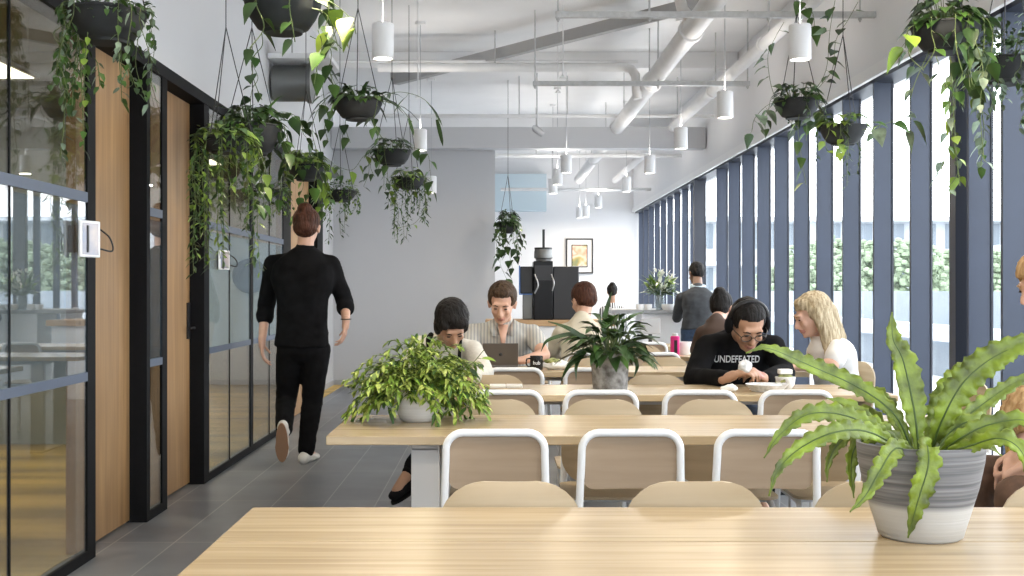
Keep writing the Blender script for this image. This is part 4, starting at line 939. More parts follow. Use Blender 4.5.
# printed chest text wrapped on the sweatshirt surface
def chest_text(s_, ctr, width, h, shirt, parent, back_pt):
    o = text(s_, 'chest_lettering', (0, 0, 0), h, M['logo'], parent, ext=0, rot=(0, 0, 0))
    me = o.data; xs = [v.co.x for v in me.vertices]; k = width/(max(xs)-min(xs))
    bm = bmesh.new(); bm.from_mesh(me); bmesh.ops.subdivide_edges(bm, edges=[e_ for e_ in bm.edges if e_.calc_length() > h*.3], cuts=2); bm.to_mesh(me); bm.free()
    from mathutils.bvhtree import BVHTree
    bv = BVHTree.FromPolygons([v.co.copy() for v in shirt.data.vertices], [tuple(f.vertices) for f in shirt.data.polygons])
    for v in me.vertices:
        p_ = V((ctr.x+v.co.x*k, ctr.y-1.0, ctr.z+v.co.y)); hit = bv.ray_cast(p_, V((0, 1, 0)))
        v.co = (hit[0]+V((0, -.009, 0))) if hit[0] else V((p_.x, ctr.y, p_.z))
    return o
c = at(740, 360.8, 6.6)-V((1.36, 6.98, 0))
chest_text('UNDEFEATED', c+V((.012, 0, 0)), .25, .056, t, e, None)
mb = MB(); crumple(mb, at(745, 366, 6.1)-V((1.36, 6.98, 0)), (.035, .03, .030), 4); mb.build('held_sandwich_wrap', M['foil'], e)
# --- 9 blonde woman leaning in from the right
j = dict(head=at(812, 316, 7.42), neck=at(824, 338, 7.46), sL=V((0, 0, 0)), sR=V((0, 0, 0)), pelvis=V((2.17, 7.62, .53)))
nk = j['neck']; j['sR'] = nk+V((.06, .17, -.07)); j['sL'] = nk+V((.04, -.17, -.07))
j['eL'] = at(832, 371, 7.22); j['wL'] = at(797, 371, 7.30); j['eR'] = at(815, 368, 7.72); j['wR'] = at(780, 362, 7.78)
j['wL'].z = .775; j['wR'].z = .785; j['eL'].z = max(.79, j['eL'].z)
j['hL'] = j['pelvis']+V((-.02, -.09, 0)); j['hR'] = j['pelvis']+V((-.02, .09, 0)); j['kL'] = V((1.78, 7.36, .52)); j['kR'] = V((1.80, 7.72, .52)); j['aL'] = V((1.80, 7.30, .09)); j['aR'] = V((1.82, 7.74, .09))
W9 = person((2.17, 7.62, 0), 'blonde woman in white T-shirt leaning over the end of the laptop table', dict(j=j, s=1.12, face=(-1, -.1, -.35), up=(-.35, 0, 1), skin=M['skin1'], hair='long', hairm=M['hblond'], top=M['clwhite'], topname='t_shirt', trousers=M['cljean'], shoe=M['clblack'],
    toeL=(-1, -.1, 0), toeR=(-1, 0, 0), handL=((-1, .2, -.05), (0, 0, -1), 1, .5), handR=((-1, -.2, -.05), (0, 0, -1), -1, .5), sleeve='short', chest=(-1, 0, 0), hem=.06))
# --- 10 sandy-haired person at the end of the second table, cut by the frame
j = dict(head=V((2.03, 4.42, 1.255)), neck=V((2.14, 4.45, 1.12)), pelvis=V((2.33, 4.45, .53)))
nk = j['neck']; j['sR'] = nk+V((.04, .18, -.07)); j['sL'] = nk+V((.04, -.18, -.07))
j['eL'] = V((2.14, 4.20, .82)); j['wL'] = V((2.08, 4.32, .62)); j['eR'] = V((2.14, 4.70, .82)); j['wR'] = V((2.08, 4.6, .62))
j['hL'] = j['pelvis']+V((0, -.09, 0)); j['hR'] = j['pelvis']+V((0, .09, 0)); j['kL'] = V((2.02, 4.34, .50)); j['kR'] = V((2.02, 4.58, .50)); j['aL'] = V((2.04, 4.33, .09)); j['aR'] = V((2.04, 4.6, .09))
person((2.33, 4.45, 0), 'sandy-haired person at the right edge, seated at the end of the second table', dict(j=j, s=1.0, vox=.009, face=(-1, -.1, -.3), up=(-.3, 0, 1), skin=M['skin1'], hair='curly', hairm=M['hsand'], top=M['clchar'], trousers=M['cljean'], shoe=M['clblack'],
    toeL=(-1, 0, 0), toeR=(-1, 0, 0), handL=((-.6, .5, -.4), (0, 0, -1), 1, .6), handR=((-.6, -.5, -.4), (0, 0, -1), -1, .6), chest=(-1, 0, 0)))
# --- 11 person bending forward in brown trousers, right edge behind the fern
y = 3.62
j = dict(head=at(1040, 428, y), neck=V((1.78, y, .98)), sL=V((1.79, y-.18, .93)), sR=V((1.81, y+.18, .93)), pelvis=V((1.95, y, .58)), eL=V((1.66, y-.20, .78)), wL=V((1.60, y-.05, .72)), eR=V((1.68, y+.22, .78)), wR=V((1.60, y+.06, .74)))
j['hL'] = V((1.95, y-.09, .60)); j['hR'] = V((1.95, y+.09, .60)); j['kL'] = V((1.52, y-.12, .635)); j['kR'] = V((1.50, y+.14, .67)); j['aL'] = V((1.56, y-.10, .12)); j['aR'] = V((1.50, y+.15, .12))
person((1.95, y, 0), 'seated person in brown corduroy trousers bending forward at the right edge, behind the fern', dict(j=j, s=.95, face=(-.75, 0, -.7), up=(-.7, 0, .7), skin=M['skin1'], hair='curly', hairm=M['hsand'], top=M['clyel'], trousers=M['clbrown'], shoe=M['clblack'],
    toeL=(-1, 0, 0), toeR=(-1, 0, 0), handL=((-.4, .8, -.3), (0, 0, -1), 1, .6), handR=((-.4, -.8, -.3), (0, 0, -1), -1, .6), chest=(-1, 0, 0)))
# ================================================================ PLANTS
UZ = V((0, 0, 1))
M['leaf_lit2'] = mat('pale_lime_leaf', (.42, .50, .11), .45, var=.3, scale=9)
PROF = {'heart': [(0, 0), (.06, .30), (.2, .5), (.4, .47), (.62, .33), (.82, .15), (1, 0)], 'lance': [(0, .04), (.15, .28), (.4, .5), (.7, .36), (.88, .16), (1, 0)],
        'strap': [(0, .3), (.2, .45), (.5, .5), (.8, .36), (1, 0)], 'small': [(0, 0), (.3, .5), (.7, .38), (1, 0)]}
def leaf(mb, base, d, L_, W_, droop=.3, prof='heart', mi=0, fold=.12, up=UZ):
    d = V(d).normalized(); s = d.cross(up)
    if s.length < .05: s = d.orthogonal()
    s.normalize(); n = s.cross(d).normalized(); vs = []; P = PROF[prof]
    for t, w in P:
        c = V(base)+d*L_*t-UZ*droop*L_*t*t; k = w*W_
        if w == 0: vs += [c, c, c]
        else: vs += [c-s*k+n*k*fold*2, c, c+s*k+n*k*fold*2]
    fs = []
    for i in range(len(P)-1):
        a = i*3
        for j in (0, 1):
            f = [a+j, a+j+1, a+j+4, a+j+3]
            if P[i][1] == 0: f = [a, a+j+4, a+j+3]
            elif P[i+1][1] == 0: f = [a+j, a+j+1, a+3]
            fs.append(tuple(f))
    mb.add(vs, fs, mi)
def rdir(z0=-1, z1=1):
    a = random.uniform(0, 2*PI); z = random.uniform(z0, z1); r = math.sqrt(max(0, 1-min(1, z*z))); return V((r*math.cos(a), r*math.sin(a), z))
def vine(mb, path, L_, W_, gap, prof, mis, stem=2, r=.0022, n=3, hang=.6):
    P = bez(path, 6); mb.tube(P, r, 4, stem, cap=False); acc = 0; side = 1
    for a, b in zip(P, P[1:]):
        seg = (b-a).length; acc += seg
        if acc > gap:
            acc = random.uniform(0, gap*.3); t = (b-a).normalized() if seg > 1e-6 else -UZ; o = rdir(-.4, .4); d = (t*.35+o*.9-UZ*hang); side = -side
            pet = b+d.normalized()*L_*.25; k = random.uniform(.7, 1.15)
            mb.tube([b, pet], r*.6, 3, stem, cap=False); leaf(mb, pet, d+rdir()*.3, L_*k, W_*k, random.uniform(0, .5), prof, random.choice(mis), up=o+UZ*.5)
def drape(c, r, ang, out, length, wob=.03):
    """path leaving the rim of a pot and hanging down"""
    d = V((math.cos(ang), math.sin(ang), 0)); p = [c+d*r*.5+UZ*.01, c+d*(r+.015)+UZ*.025, c+d*(r+out*.7)-UZ*.05]; n = max(2, int(length/.12))
    for i in range(1, n+1): p.append(c+d*(r+out+random.uniform(-wob, wob))+V((random.uniform(-wob, wob), random.uniform(-wob, wob), -.05-length*i/n)))
    return p
def pot_mesh(c, r, h, n=36): return MB().lathe(c, [(r*.42, -h), (r*.50, -h), (r*.52, -h+.012), (r*.66, -h*.85), (r*.86, -h*.5), (r*.97, -h*.15), (r, 0), (r*1.03, .004), (r*1.03, .012), (r*.97, .012), (r*.95, -.02), (0, -.02)], n)
def hanging(px, py, d, r, label, kinds, hk=.62, loc=None, extra=(), wires=True, hs=.75):
    """kinds: list of (style, amount, spread, length)"""
    c = V(loc) if loc else at(px, py, d); e = empty('hanging_planter', c, label, 'hanging planter', 'hanging planters under the ceiling'); o = V((0, 0, 0)); h = r*hs
    pot_mesh(o, r, h).build('planter_bowl', M['potd'], e)
    MB().lathe(o, [(0, -.012), (r*.95, -.012)], 24).build('soil', M['soil'], e)
    hk = min(hk, ZC-c.z-.05)
    m = MB(); a0 = random.uniform(0, 1) if hk > .1 else 0
    for i in range(3):
        a = a0+i*2*PI/3; m.tube([V((math.cos(a)*r*.99, math.sin(a)*r*.99, .0)), V((0, 0, hk))], .003, 5)
    m.tube([V((0, 0, hk)), V((0, 0, ZC-c.z))], .003, 5); m.build('hanger', M['wire'], e)
    for k, (st, amt, spread, ln) in enumerate(kinds):
        mb = MB(); mats = [M['leafd'], M['leafm'], M['vine'], M['leafl'], M['leafv'], M['leaf_lit']]
        if st == 'pothos' or st == 'pothosl' or st == 'pothosy':
            mis = {'pothos': (0, 0, 1), 'pothosl': (1, 3, 3), 'pothosy': (5, 5, 3)}[st]
            for i in range(int(amt*58)):
                q = rdir(-.1, .9); b = V((q.x*r*.85, q.y*r*.85, .01+q.z*spread*.8)); mb.tube([V((q.x*r*.4, q.y*r*.4, -.01)), b], .0018, 3, 2, cap=False)
                L_ = random.uniform(.05, .092); leaf(mb, b, V((q.x, q.y, q.z*.2-.1)), L_, L_*.80, .5, 'heart', random.choice(mis))
            for i in range(int(amt*6)): vine(mb, drape(o, r, random.uniform(0, 2*PI), random.uniform(.0, .07), ln*random.uniform(.35, 1)), .075, .06, .075, 'heart', mis)
        elif st == 'fine' or st == 'finel':
            mis = (0, 1, 4) if st == 'fine' else (1, 3, 1)
            for i in range(int(amt*190)):
                q = rdir(-.15, .95); k2 = random.uniform(.6, 1.12); b = V((q.x*r*k2, q.y*r*k2, .0+q.z*spread*k2)); L_ = random.uniform(.022, .045)
                leaf(mb, b, q+rdir()*.7, L_, L_*.6, .3, 'small', random.choice(mis))
            for i in range(int(amt*11)): vine(mb, drape(o, r, random.uniform(0, 2*PI), random.uniform(0, .05), ln*random.uniform(.3, 1)), .036, .024, .026, 'small', mis, r=.0016)
        elif st == 'spiky':
            for i in range(int(amt*26)):
                q = rdir(.1, .9); L_ = random.uniform(.6, 1.1)*ln; leaf(mb, V((q.x*r*.4, q.y*r*.4, 0)), q+UZ*.4, L_, .028, random.uniform(.3, 1.0), 'strap', random.choice((0, 0, 1)), .3)
        elif st == 'fringe':
            for i in range(int(amt*10)):
                P_ = drape(o, r, random.uniform(0, 2*PI), random.uniform(-.01, .05), ln*random.uniform(.4, 1), .012); vine(mb, P_, .042, .017, .017, 'lance', (0, 1, 3) if spread else (0, 0, 1), r=.002, hang=.15)
        mb.build('foliage', mats, e, smooth=True, ang=3.2)
    for (kind, pth, L_, gap, mis) in extra:
        mb = MB(); vine(mb, [V(p)-c for p in pth], L_, L_*(.8 if kind != 'strap' else .16), gap, kind, mis); mb.build('trailing_stem', [M['leafd'], M['leafm'], M['vine'], M['leafl'], M['leafv'], M['leaf_lit']], e, ang=3.2)
    return e
def PX(d, *pts): return [at(x, y, d+(k[0] if k else 0)) for x, y, *k in pts]
G5 = (5, 5, 3)
hanging(107, 14, 4.9, .160, 'large dark bowl planter with fine trailing foliage, top left in front of the near glass', [('fine', 1.6, .13, .35)],
        extra=[('small', PX(4.9, (75, 20), (66, 60), (64, 120), (60, 160)), .035, .02, (0, 4)), ('small', PX(4.85, (80, 25), (74, 70), (72, 110)), .035, .02, (0, 1)), ('small', PX(4.8, (88, 30), (85, 62), (84, 95), (88, 100)), .035, .018, (1, 3)),
               ('small', PX(4.8, (95, 58), (98, 66), (100, 85)), .035, .012, (1, 4)), ('small', PX(4.8, (70, 20), (62, 40), (56, 75)), .035, .02, (0, 1)), ('small', PX(4.85, (78, 30), (82, 90), (84, 150)), .03, .02, (0, 1))])
hanging(283, 2, 4.9, .158, 'large dark bowl planter with lamplight-tinted yellow leaves, cut by the top edge left of centre', [('pothos', .8, .12, .2)], hs=.82,
        extra=[('heart', PX(4.8, (312, 8), (326, 14), (333, 30), (338, 46)), .115, .055, G5), ('heart', PX(4.75, (318, -4), (334, 4), (352, 20), (356, 34)), .10, .06, G5), ('heart', PX(4.8, (318, 30), (322, 44), (318, 62), (314, 84)), .075, .07, (0, 1)), ('heart', PX(4.9, (310, 36), (330, 48), (330, 70), (333, 86)), .06, .08, (0, 1)),
               ('heart', PX(4.95, (262, 34), (262, 46), (252, 60), (254, 80), (262, 100)), .06, .09, (0,))])
hanging(358, 102, 7.9, .162, 'dark bowl planter with long spiky leaves reaching right, beside the left pendant lamp', [('pothos', .9, .12, .25), ('spiky', .8, .1, .36)],
        extra=[('heart', PX(7.9, (330, 95), (318, 110), (312, 130), (318, 160), (314, 185)), .09, .06, (0, 1)), ('heart', PX(7.8, (338, 90), (326, 66), (322, 80), (326, 110)), .10, .07, (0, 1)), ('strap', PX(7.7, (375, 98), (400, 92), (425, 100), (440, 122)), .16, .1, (0,)), ('strap', PX(7.8, (378, 100), (398, 106), (412, 122)), .14, .1, (0,))])
hanging(392, 152, 9.9, .155, 'dark bowl planter with heart-shaped leaves, below and right of the spiky one', [('pothos', .9, .14, .3)],
        extra=[('heart', PX(9.9, (378, 150), (364, 156), (352, 170), (334, 166), (342, 180)), .08, .09, (1, 3)), ('heart', PX(9.8, (404, 146), (426, 152), (430, 170), (432, 190)), .09, .08, (0, 1))])
hanging(252, 128, 7.4, .185, 'bushy dark green planter left of the round duct, stems standing up', [('spiky', 1.1, .1, .36), ('pothos', 1.8, .18, .5)], hs=.9,
        extra=[('heart', PX(7.4, (262, 118), (282, 112), (298, 118), (304, 135)), .10, .06, (0, 1)), ('heart', PX(7.3, (250, 110), (252, 90), (258, 78), (252, 64)), .07, .07, (0,)), ('heart', PX(7.3, (228, 120), (216, 128), (212, 150)), .10, .07, (1,)), ('heart', PX(7.4, (275, 130), (286, 150), (300, 168)), .07, .06, (0, 1))])
hanging(306, 167, 9.7, .150, 'dark bowl planter with lime green leaves above the walking man', [('pothosl', 1.6, .18, .40)])
hanging(268, 192, 10.4, .165, 'small-leaved planter hanging low above the walking man\'s left shoulder', [('finel', 1.3, .13, .30)], hs=.6)
hanging(340, 192, 10.9, .150, 'small-leaved dark planter hanging low right of the walking man\'s head', [('finel', 1.0, .12, .16), ('fringe', .5, 0, .42)], hs=.6)
hanging(409, 180, 11.2, .145, 'planter with feathery trailing stems, lowest and rightmost of the left cluster', [('pothosl', .8, .14, .2), ('fringe', 1.7, 0, .52)], hs=.6,
        extra=[('heart', PX(11.2, (422, 178), (428, 200), (416, 222), (398, 228)), .05, .09, (3, 1))])
hanging(226, 140, 6.6, .150, 'planter with pale feathery strands hanging against the glass, leftmost of the left cluster', [('finel', .6, .12, .3), ('pothosl', .8, .1, .3), ('fringe', 1.5, 1, .72)], hs=.5)
hanging(797, 102, 8.3, .155, 'dark bowl planter with trailing vines behind the right-hand pendant lamp', [('pothos', 1.1, .16, .3), ('fine', .25, .08, .1)],
        extra=[('heart', PX(8.3, (775, 98), (770, 80), (768, 55), (775, 38), (784, 22)), .10, .07, (0, 1)), ('heart', PX(8.3, (815, 92), (832, 70), (836, 40), (848, 20), (858, 2)), .09, .08, (0, 1)), ('heart', PX(8.2, (812, 95), (826, 70), (830, 30), (836, -5)), .09, .09, (0, 1)), ('heart', PX(8.2, (800, 108), (798, 130), (802, 160), (806, 185)), .08, .09, (3, 1)),
               ('heart', PX(8.2, (785, 100), (768, 105), (755, 118), (752, 130)), .11, .07, (0, 4)), ('heart', PX(8.3, (812, -8), (800, 4), (812, 12), (815, 28)), .10, .07, (0, 1))])
hanging(843, 128, 8.0, .152, 'grey bowl planter with thin trailing shoots in front of the window mullions', [('pothosl', .5, .12, .15), ('fringe', .4, 0, .35)],
        extra=[('heart', PX(8.0, (862, 124), (880, 122), (876, 134)), .08, .06, (1, 3)), ('heart', PX(7.9, (830, 125), (820, 112), (812, 118)), .08, .06, (1,)), ('heart', PX(7.8, (862, 130), (890, 122), (912, 112), (900, 135)), .12, .09, (4, 1))])
hanging(946, 28, 5.3, .148, 'large dark bowl planter with broad leaves, top right before the dark window post', [('pothos', 1.5, .17, .25)],
        extra=[('heart', PX(5.2, (916, 24), (908, 30), (905, 48)), .12, .05, (1, 3)), ('heart', PX(5.2, (936, 56), (944, 80), (950, 110), (946, 150), (940, 175)), .055, .055, (4, 1)), ('heart', PX(5.25, (950, 56), (956, 90), (952, 130), (958, 170), (948, 188)), .06, .06, (4, 1, 3)), ('heart', PX(5.3, (930, 50), (916, 80), (910, 100)), .07, .09, (4,)),
               ('small', PX(5.1, (975, 40), (983, 70), (980, 110), (984, 160)), .05, .02, (4,)), ('heart', PX(5.2, (950, 60), (953, 100), (956, 150), (960, 186)), .055, .08, (3,))])
hanging(1006, 62, 5.7, .145, 'grey-green trailing planter at the right edge, beside the broad-leaved one', [('fine', 1.5, .2, .25), ('pothosl', .3, .15, .2)],
        extra=[('small', PX(5.6, (985, 62), (980, 90), (984, 130), (981, 165)), .045, .02, (4, 1)), ('small', PX(5.6, (1000, 80), (1004, 95), (1000, 104)), .04, .012, (4,))])
# plant high on the back wall end
e = hanging(508, 224, 15.2, .12, 'dark trailing plant hanging at the end of the grey wall', [('pothos', 1.5, .22, .35), ('fine', .8, .2, .4)], hs=1.0,
        extra=[('heart', PX(15.2, (500, 224), (503, 245), (500, 262), (507, 280)), .13, .09, (0,)), ('heart', PX(15.2, (512, 222), (517, 240), (514, 262)), .13, .09, (0,)), ('heart', PX(15.1, (505, 226), (508, 248), (513, 270)), .13, .1, (0,))])
# ---- table pots
def strata():
    m, N, L, b = nm('banded_ceramic'); b.inputs['Roughness'].default_value = .75; tc = N.new('ShaderNodeTexCoord'); mp = N.new('ShaderNodeMapping'); mp.inputs['Scale'].default_value = (1.2, 1.2, 60)
    nz = N.new('ShaderNodeTexNoise'); nz.inputs['Scale'].default_value = 2.4; nz.inputs['Detail'].default_value = 4; L.new(tc.outputs['Object'], mp.inputs[0]); L.new(mp.outputs[0], nz.inputs['Vector'])
    r = N.new('ShaderNodeValToRGB'); r.color_ramp.elements[0].position = .35; r.color_ramp.elements[1].position = .7; r.color_ramp.elements[0].color = (.10, .103, .11, 1); r.color_ramp.elements[1].color = (.25, .25, .26, 1)
    L.new(nz.outputs['Fac'], r.inputs[0]); sp = N.new('ShaderNodeSeparateXYZ'); L.new(tc.outputs['Object'], sp.inputs[0])
    mr = N.new('ShaderNodeMapRange'); mr.inputs[1].default_value = .066; mr.inputs[2].default_value = .078; L.new(sp.outputs['Z'], mr.inputs[0])
    ad = N.new('ShaderNodeMath'); ad.operation = 'MULTIPLY_ADD'; ad.inputs[1].default_value = .006
    n3 = N.new('ShaderNodeTexNoise'); n3.inputs['Scale'].default_value = 9; L.new(tc.outputs['Object'], n3.inputs['Vector'])
    mx = N.new('ShaderNodeMixRGB'); mx.inputs[1].default_value = (.46, .455, .44, 1); L.new(mr.outputs[0], mx.inputs[0]); L.new(r.outputs[0], mx.inputs[2]); L.new(mx.outputs[0], b.inputs['Base Color'])
    bp = N.new('ShaderNodeBump'); bp.inputs['Strength'].default_value = .25; bp.inputs['Distance'].default_value = .01; L.new(nz.outputs['Fac'], bp.inputs['Height']); L.new(bp.outputs[0], b.inputs['Normal'])
    return m
fc = V(((922-CX)*2.45/F, 2.46, TZ))
e = empty('potted_fern', fc, 'big bird\'s nest fern in a grey and white banded pot on the nearest table', 'potted plant')
MB().lathe((0, 0, 0), [(0, 0), (.076, 0), (.083, .005), (.095, .045), (.113, .105), (.124, .16), (.1265, .190), (.1265, .193), (.120, .193), (.117, .172), (0, .170)], 48).build('plant_pot', strata(), e)
MB().lathe((0, 0, .171), [(0, .004), (.116, 0)], 24).build('soil', M['soil'], e)
def frond(pts, w, ripple=.14, tipw=.35, seed=0, tw=0.0):
    """pts: pixel path (x, y, depth offset); broad wavy-edged frond"""
    P = [at(x, y, 2.46+dz)-fc for x, y, dz in pts]; C = bez(P, 14); n = len(C); vs = []; mb = MB(); rnd = random.Random(seed)
    cum = [0]
    for a, b in zip(C, C[1:]): cum.append(cum[-1]+(b-a).length)
    tot = cum[-1]; view = V((0, -1, .35)).normalized()
    for i, c in enumerate(C):
        t = cum[i]/tot; T = (C[min(i+1, n-1)]-C[max(i-1, 0)]).normalized(); S = T.cross(view)
        if S.length < .2: S = T.cross(UZ)
        S.normalize(); N_ = S.cross(T).normalized(); S = (S*math.cos(tw)+N_*math.sin(tw)).normalized(); N_ = S.cross(T).normalized()
        pw = w*.86*min(1, .16+1.9*t**.8)*(1-max(0, (t-.55)/.45)**1.7*(1-.0)); pw = max(pw, .0015)
        for k in (-1, -.55, 0, .55, 1):
            ph = cum[i]*(230)+k*1.4+seed; wv = (math.sin(ph)+.55*math.sin(ph*2.3+k))*ripple*.9; kk = k*(1+(wv+rnd.uniform(-.05, .05) if abs(k) == 1 else wv*.3))
            vs.append(c+S*pw*kk+N_*(abs(k)*pw*.28+(math.sin(ph+1)*pw*.20 if abs(k) == 1 else 0)))
    fs = [(i*5+j, i*5+j+1, (i+1)*5+j+1, (i+1)*5+j) for i in range(n-1) for j in range(4)]
    mb.add(vs, fs, 0); mb.tube([c-V((0, 0, .001)) for c in C], [.0024*(1-i/n)+.0005 for i in range(n)], 5, 1)
    o = mb.build('frond', [M['fern'], M['fernd']], e, ang=3.2); sf = o.modifiers.new('s', 'SOLIDIFY'); sf.thickness = .0006
    return o
FR = [([(919, 452, -.01), (914, 410, -.01), (903, 360, .0), (893, 338, .0), (892, 312, .01)], .031, .12), ([(912, 450, .0), (895, 415, .0), (860, 388, .01), (812, 366, .0), (768, 348, -.03), (746, 353, -.04)], .022, .22), ([(910, 452, -.04), (880, 432, -.08), (845, 415, -.10), (808, 414, -.12), (780, 434, -.14), (764, 458, -.14)], .021, .2),
      ([(910, 454, -.05), (870, 432, -.12), (835, 432, -.16), (800, 448, -.18), (778, 470, -.2), (769, 496, -.2)], .021, .2), ([(905, 450, .03), (875, 438, .06), (856, 446, .06), (851, 468, .06), (854, 498, .05)], .015, .2), ([(900, 448, .05), (860, 432, .10), (838, 444, .12), (828, 464, .12), (827, 482, .12)], .014, .2),
      ([(915, 456, -.06), (896, 448, -.12), (880, 470, -.16), (866, 494, -.17), (850, 512, -.17)], .022, .18), ([(925, 458, -.08), (927, 446, -.13), (928, 466, -.155), (918, 500, -.16), (908, 538, -.15)], .026, .16), ([(930, 454, .0), (942, 420, -.02), (962, 384, -.03), (992, 358, -.04), (1030, 342, -.05), (1064, 344, -.06)], .035, .12),
      ([(926, 450, .03), (936, 420, .05), (948, 392, .06), (966, 370, .07), (988, 358, .08)], .034, .12), ([(936, 452, .0), (958, 424, .03), (985, 402, .05), (1020, 380, .06), (1050, 374, .06)], .020, .2), ([(938, 455, -.04), (960, 438, -.08), (990, 424, -.1), (1026, 420, -.12), (1060, 436, -.14)], .021, .2),
      ([(938, 456, -.06), (968, 446, -.10), (1000, 438, -.14), (1022, 452, -.15), (1030, 486, -.15)], .019, .2), ([(932, 456, -.02), (950, 432, .0), (975, 420, .0), (1005, 430, .02), (1024, 448, .02)], .018, .2), ([(915, 452, .02), (898, 425, .05), (884, 400, .08), (862, 388, .1), (838, 388, .12)], .020, .2),
      ([(914, 452, -.02), (892, 436, -.03), (868, 420, -.03), (848, 404, -.02), (826, 398, -.02)], .018, .2), ([(908, 452, .05), (884, 428, .09), (868, 412, .12), (854, 424, .14), (846, 446, .14)], .016, .2), ([(934, 452, .05), (955, 440, .10), (980, 440, .12), (1002, 456, .13)], .015, .2)]
for i, (p_, w_, rp) in enumerate(FR): frond(p_, w_, rp, seed=i*1.7)
# white pot with bushy pale fern on second table
c = V(((417.5-CX)*4.62/F, 4.62, TZ))
e = empty('potted_fern', c, 'round white pot with a bushy lime fern on the second table', 'potted plant')
MB().lathe((0, 0, 0), [(0, 0), (.055, 0), (.068, .01), (.085, .05), (.091, .09), (.088, .125), (.082, .126), (.084, .09), (.0, .085)], 40).build('plant_pot', mat('ribbed_white_ceramic', (.62, .62, .61), .55, var=.08, scale=3, stretch=(1, 1, 40), bump=.2), e)
mb = MB()
for i in range(430):
    q = rdir(-.12, 1)
    if q.y < -.2 and q.z < .25 and random.random() < .75: continue
    L_ = random.uniform(.08, .23); hz = V((q.x, q.y, 0)).normalized() if abs(q.x)+abs(q.y) > .01 else V((1, 0, 0)); b0 = V((q.x*.05, q.y*.05, .10))
    tip = b0+V((q.x*L_*.92, q.y*L_*.7, q.z*L_*1.0)); midp = (b0+tip)/2+UZ*L_*.2; dr = random.uniform(.0, .07)*(1.2-q.z)
    P_ = bez([b0, midp, tip-UZ*dr*.4, tip+hz*.03-UZ*dr], 4); mb.tube(P_, .001, 3, 2, cap=False)
    for a, b in zip(P_[2:], P_[3:]):
        for s_ in (-1, 1):
            t = (b-a).normalized(); sd = t.cross(UZ)*s_; k = random.uniform(.5, 1.3); leaf(mb, b, t*.7+sd*.7+UZ*random.uniform(-.4, .5)+rdir()*.3, .030*k, .013*k, .3, 'lance', random.choice((3, 3, 1, 5, 5)))
mb.build('foliage', [M['leafd'], M['leafm'], M['vine'], M['leafl'], M['leafv'], M['leaf_lit2']], e, ang=3.2)
mb = MB()
for q in (((430, 400), (446, 398), (452, 405), (455, 418)), ((440, 395), (458, 385), (466, 400), (472, 412)), ((395, 395), (378, 388), (370, 396), (362, 404)), ((400, 398), (388, 392), (386, 406)), ((430, 385), (450, 372), (470, 365), (484, 350))):
    P_ = [at(x, y, 4.55)-c for x, y in q]; vine(mb, P_, .06, .03, .05, 'lance', (0, 1, 3), r=.002)
mb.build('trailing_fronds', [M['leafd'], M['leafm'], M['vine'], M['leafl']], e, ang=3.2)
# concrete pot with dark strap plant on third table
c = V(((610-CX)*6.02/F, 6.02, TZ)); M['cpot'] = mat('weathered_concrete', (.44, .44, .44), .85, col2=(.12, .11, .10), scale=26, bump=.3)
e = empty('potted_lily', c, 'dark green long-leaved plant in a mottled concrete pot on the third table', 'potted plant')
MB().lathe((0, 0, 0), [(0, 0), (.083, 0), (.086, .004), (.099, .19), (.092, .19), (.088, .165), (0, .16)], 40).build('plant_pot', M['cpot'], e)
mb = MB()
for i in range(130):
    q = rdir(.0, 1); b0 = V((q.x*.05, q.y*.05, .165)); L_ = random.uniform(.08, .20); st = b0+V((q.x*L_*.6, q.y*L_*.6, q.z*L_*1.1)); mb.tube([b0, st], .002, 4, 2, cap=False)
    k = random.uniform(.09, .15); leaf(mb, st, V((q.x, q.y, q.z*.5+.1)), k, k*.42, .55, 'lance', random.choice((0, 0, 1)), .2)
mb.build('foliage', [M['leafd'], M['leafm'], M['vine']], e, ang=3.2)
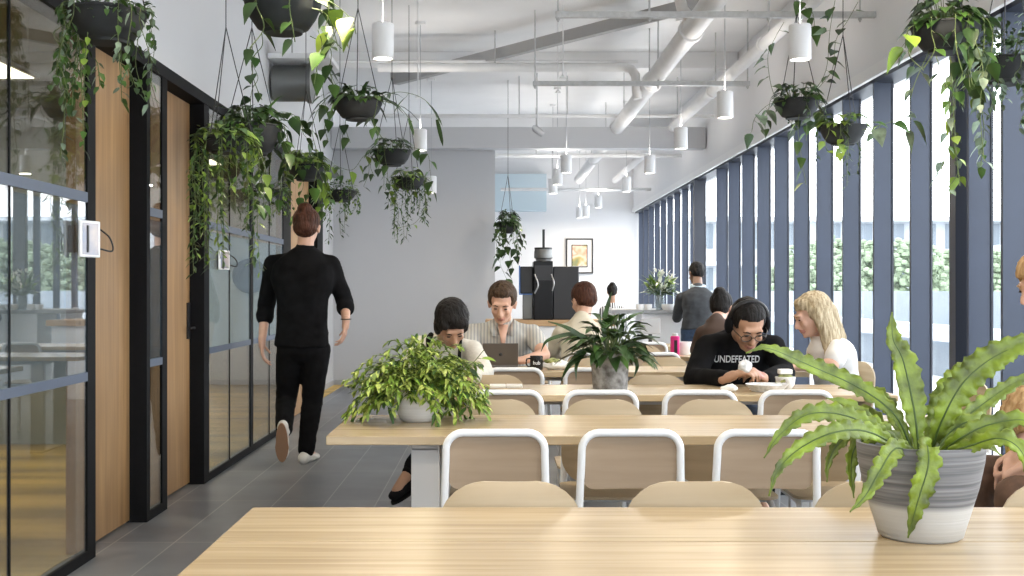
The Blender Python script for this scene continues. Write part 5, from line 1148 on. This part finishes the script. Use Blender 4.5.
for q in (((600, 352), (585, 338), (570, 335), (548, 341), (541, 352)), ((602, 350), (580, 336), (566, 328), (548, 322)), ((598, 355), (582, 352), (568, 368), (561, 382)), ((600, 355), (588, 350), (577, 364), (576, 382)), ((618, 352), (634, 345), (648, 355), (655, 370)), ((620, 352), (632, 342), (645, 338), (660, 338)), ((615, 352), (630, 352), (637, 366), (634, 378)),
          ((612, 350), (622, 328), (630, 318), (644, 312)), ((606, 350), (604, 325), (608, 305), (612, 292)), ((610, 350), (620, 350), (640, 352), (650, 362))):
    P_ = bez([at(x, y, 6.02+random.uniform(-.12, .05))-c for x, y in q], 6); m_ = MB(); n = len(P_); vs = []
    for i, p_ in enumerate(P_):
        T = (P_[min(i+1, n-1)]-P_[max(0, i-1)]).normalized(); S = T.cross(V((0, -1, .4))).normalized(); w_ = .0115*math.sin(PI*min(1, .12+.88*i/(n-1)))+.0008; vs += [p_-S*w_+V((0, 0, .004)), p_, p_+S*w_+V((0, 0, .004))]
    m_.add(vs, [(i*3+j, i*3+j+1, i*3+j+4, i*3+j+3) for i in range(n-1) for j in (0, 1)]); m_.build('long_leaf', M['leafd'], e, ang=3.2)
# lilies on the counter
c = V(((660-CX)*14.5/F, 14.5, 1.0)); e = empty('flower_vase', c, 'glass vase of pale lilies and leaves on the grey counter', 'vase of flowers')
MB().lathe((0, 0, 0), [(0, 0), (.05, 0), (.06, .05), (.05, .18), (.045, .18), (.05, .06), (0, .01)], 20).build('vase', glass('vase_glass', (.75, .8, .82), 1.2, (.5, .55, .58), .3), e)
mb = MB()
for i in range(46):
    q = rdir(.25, 1); b0 = V((0, 0, .16)); st = b0+V((q.x*.20, q.y*.16, q.z*.24))*random.uniform(.6, 1.15); mb.tube([V((0, 0, .02)), b0, st], .004, 4, 1, cap=False)
    for k in range(3): leaf(mb, b0.lerp(st, .5+.25*k), q+rdir()*.7, .13, .045, .2, 'lance', random.choice((0, 1, 3, 4)))
mb.build('flower_leaves', [M['leafv'], M['leafm'], M['leafd'], mat('pale_petal', (.70, .74, .62), .6), M['leafl']], e, ang=3.2)
mb = MB()
for i in range(12):
    q = rdir(.3, 1); b0 = V((q.x*.22, q.y*.18, .2+q.z*.26))
    for k in range(5): leaf(mb, b0, q*.5+rdir()*.8, .075, .03, .2, 'lance', 0)
mb.build('blossoms', mat('white_petal', (.78, .78, .72), .6), e, ang=3.2)
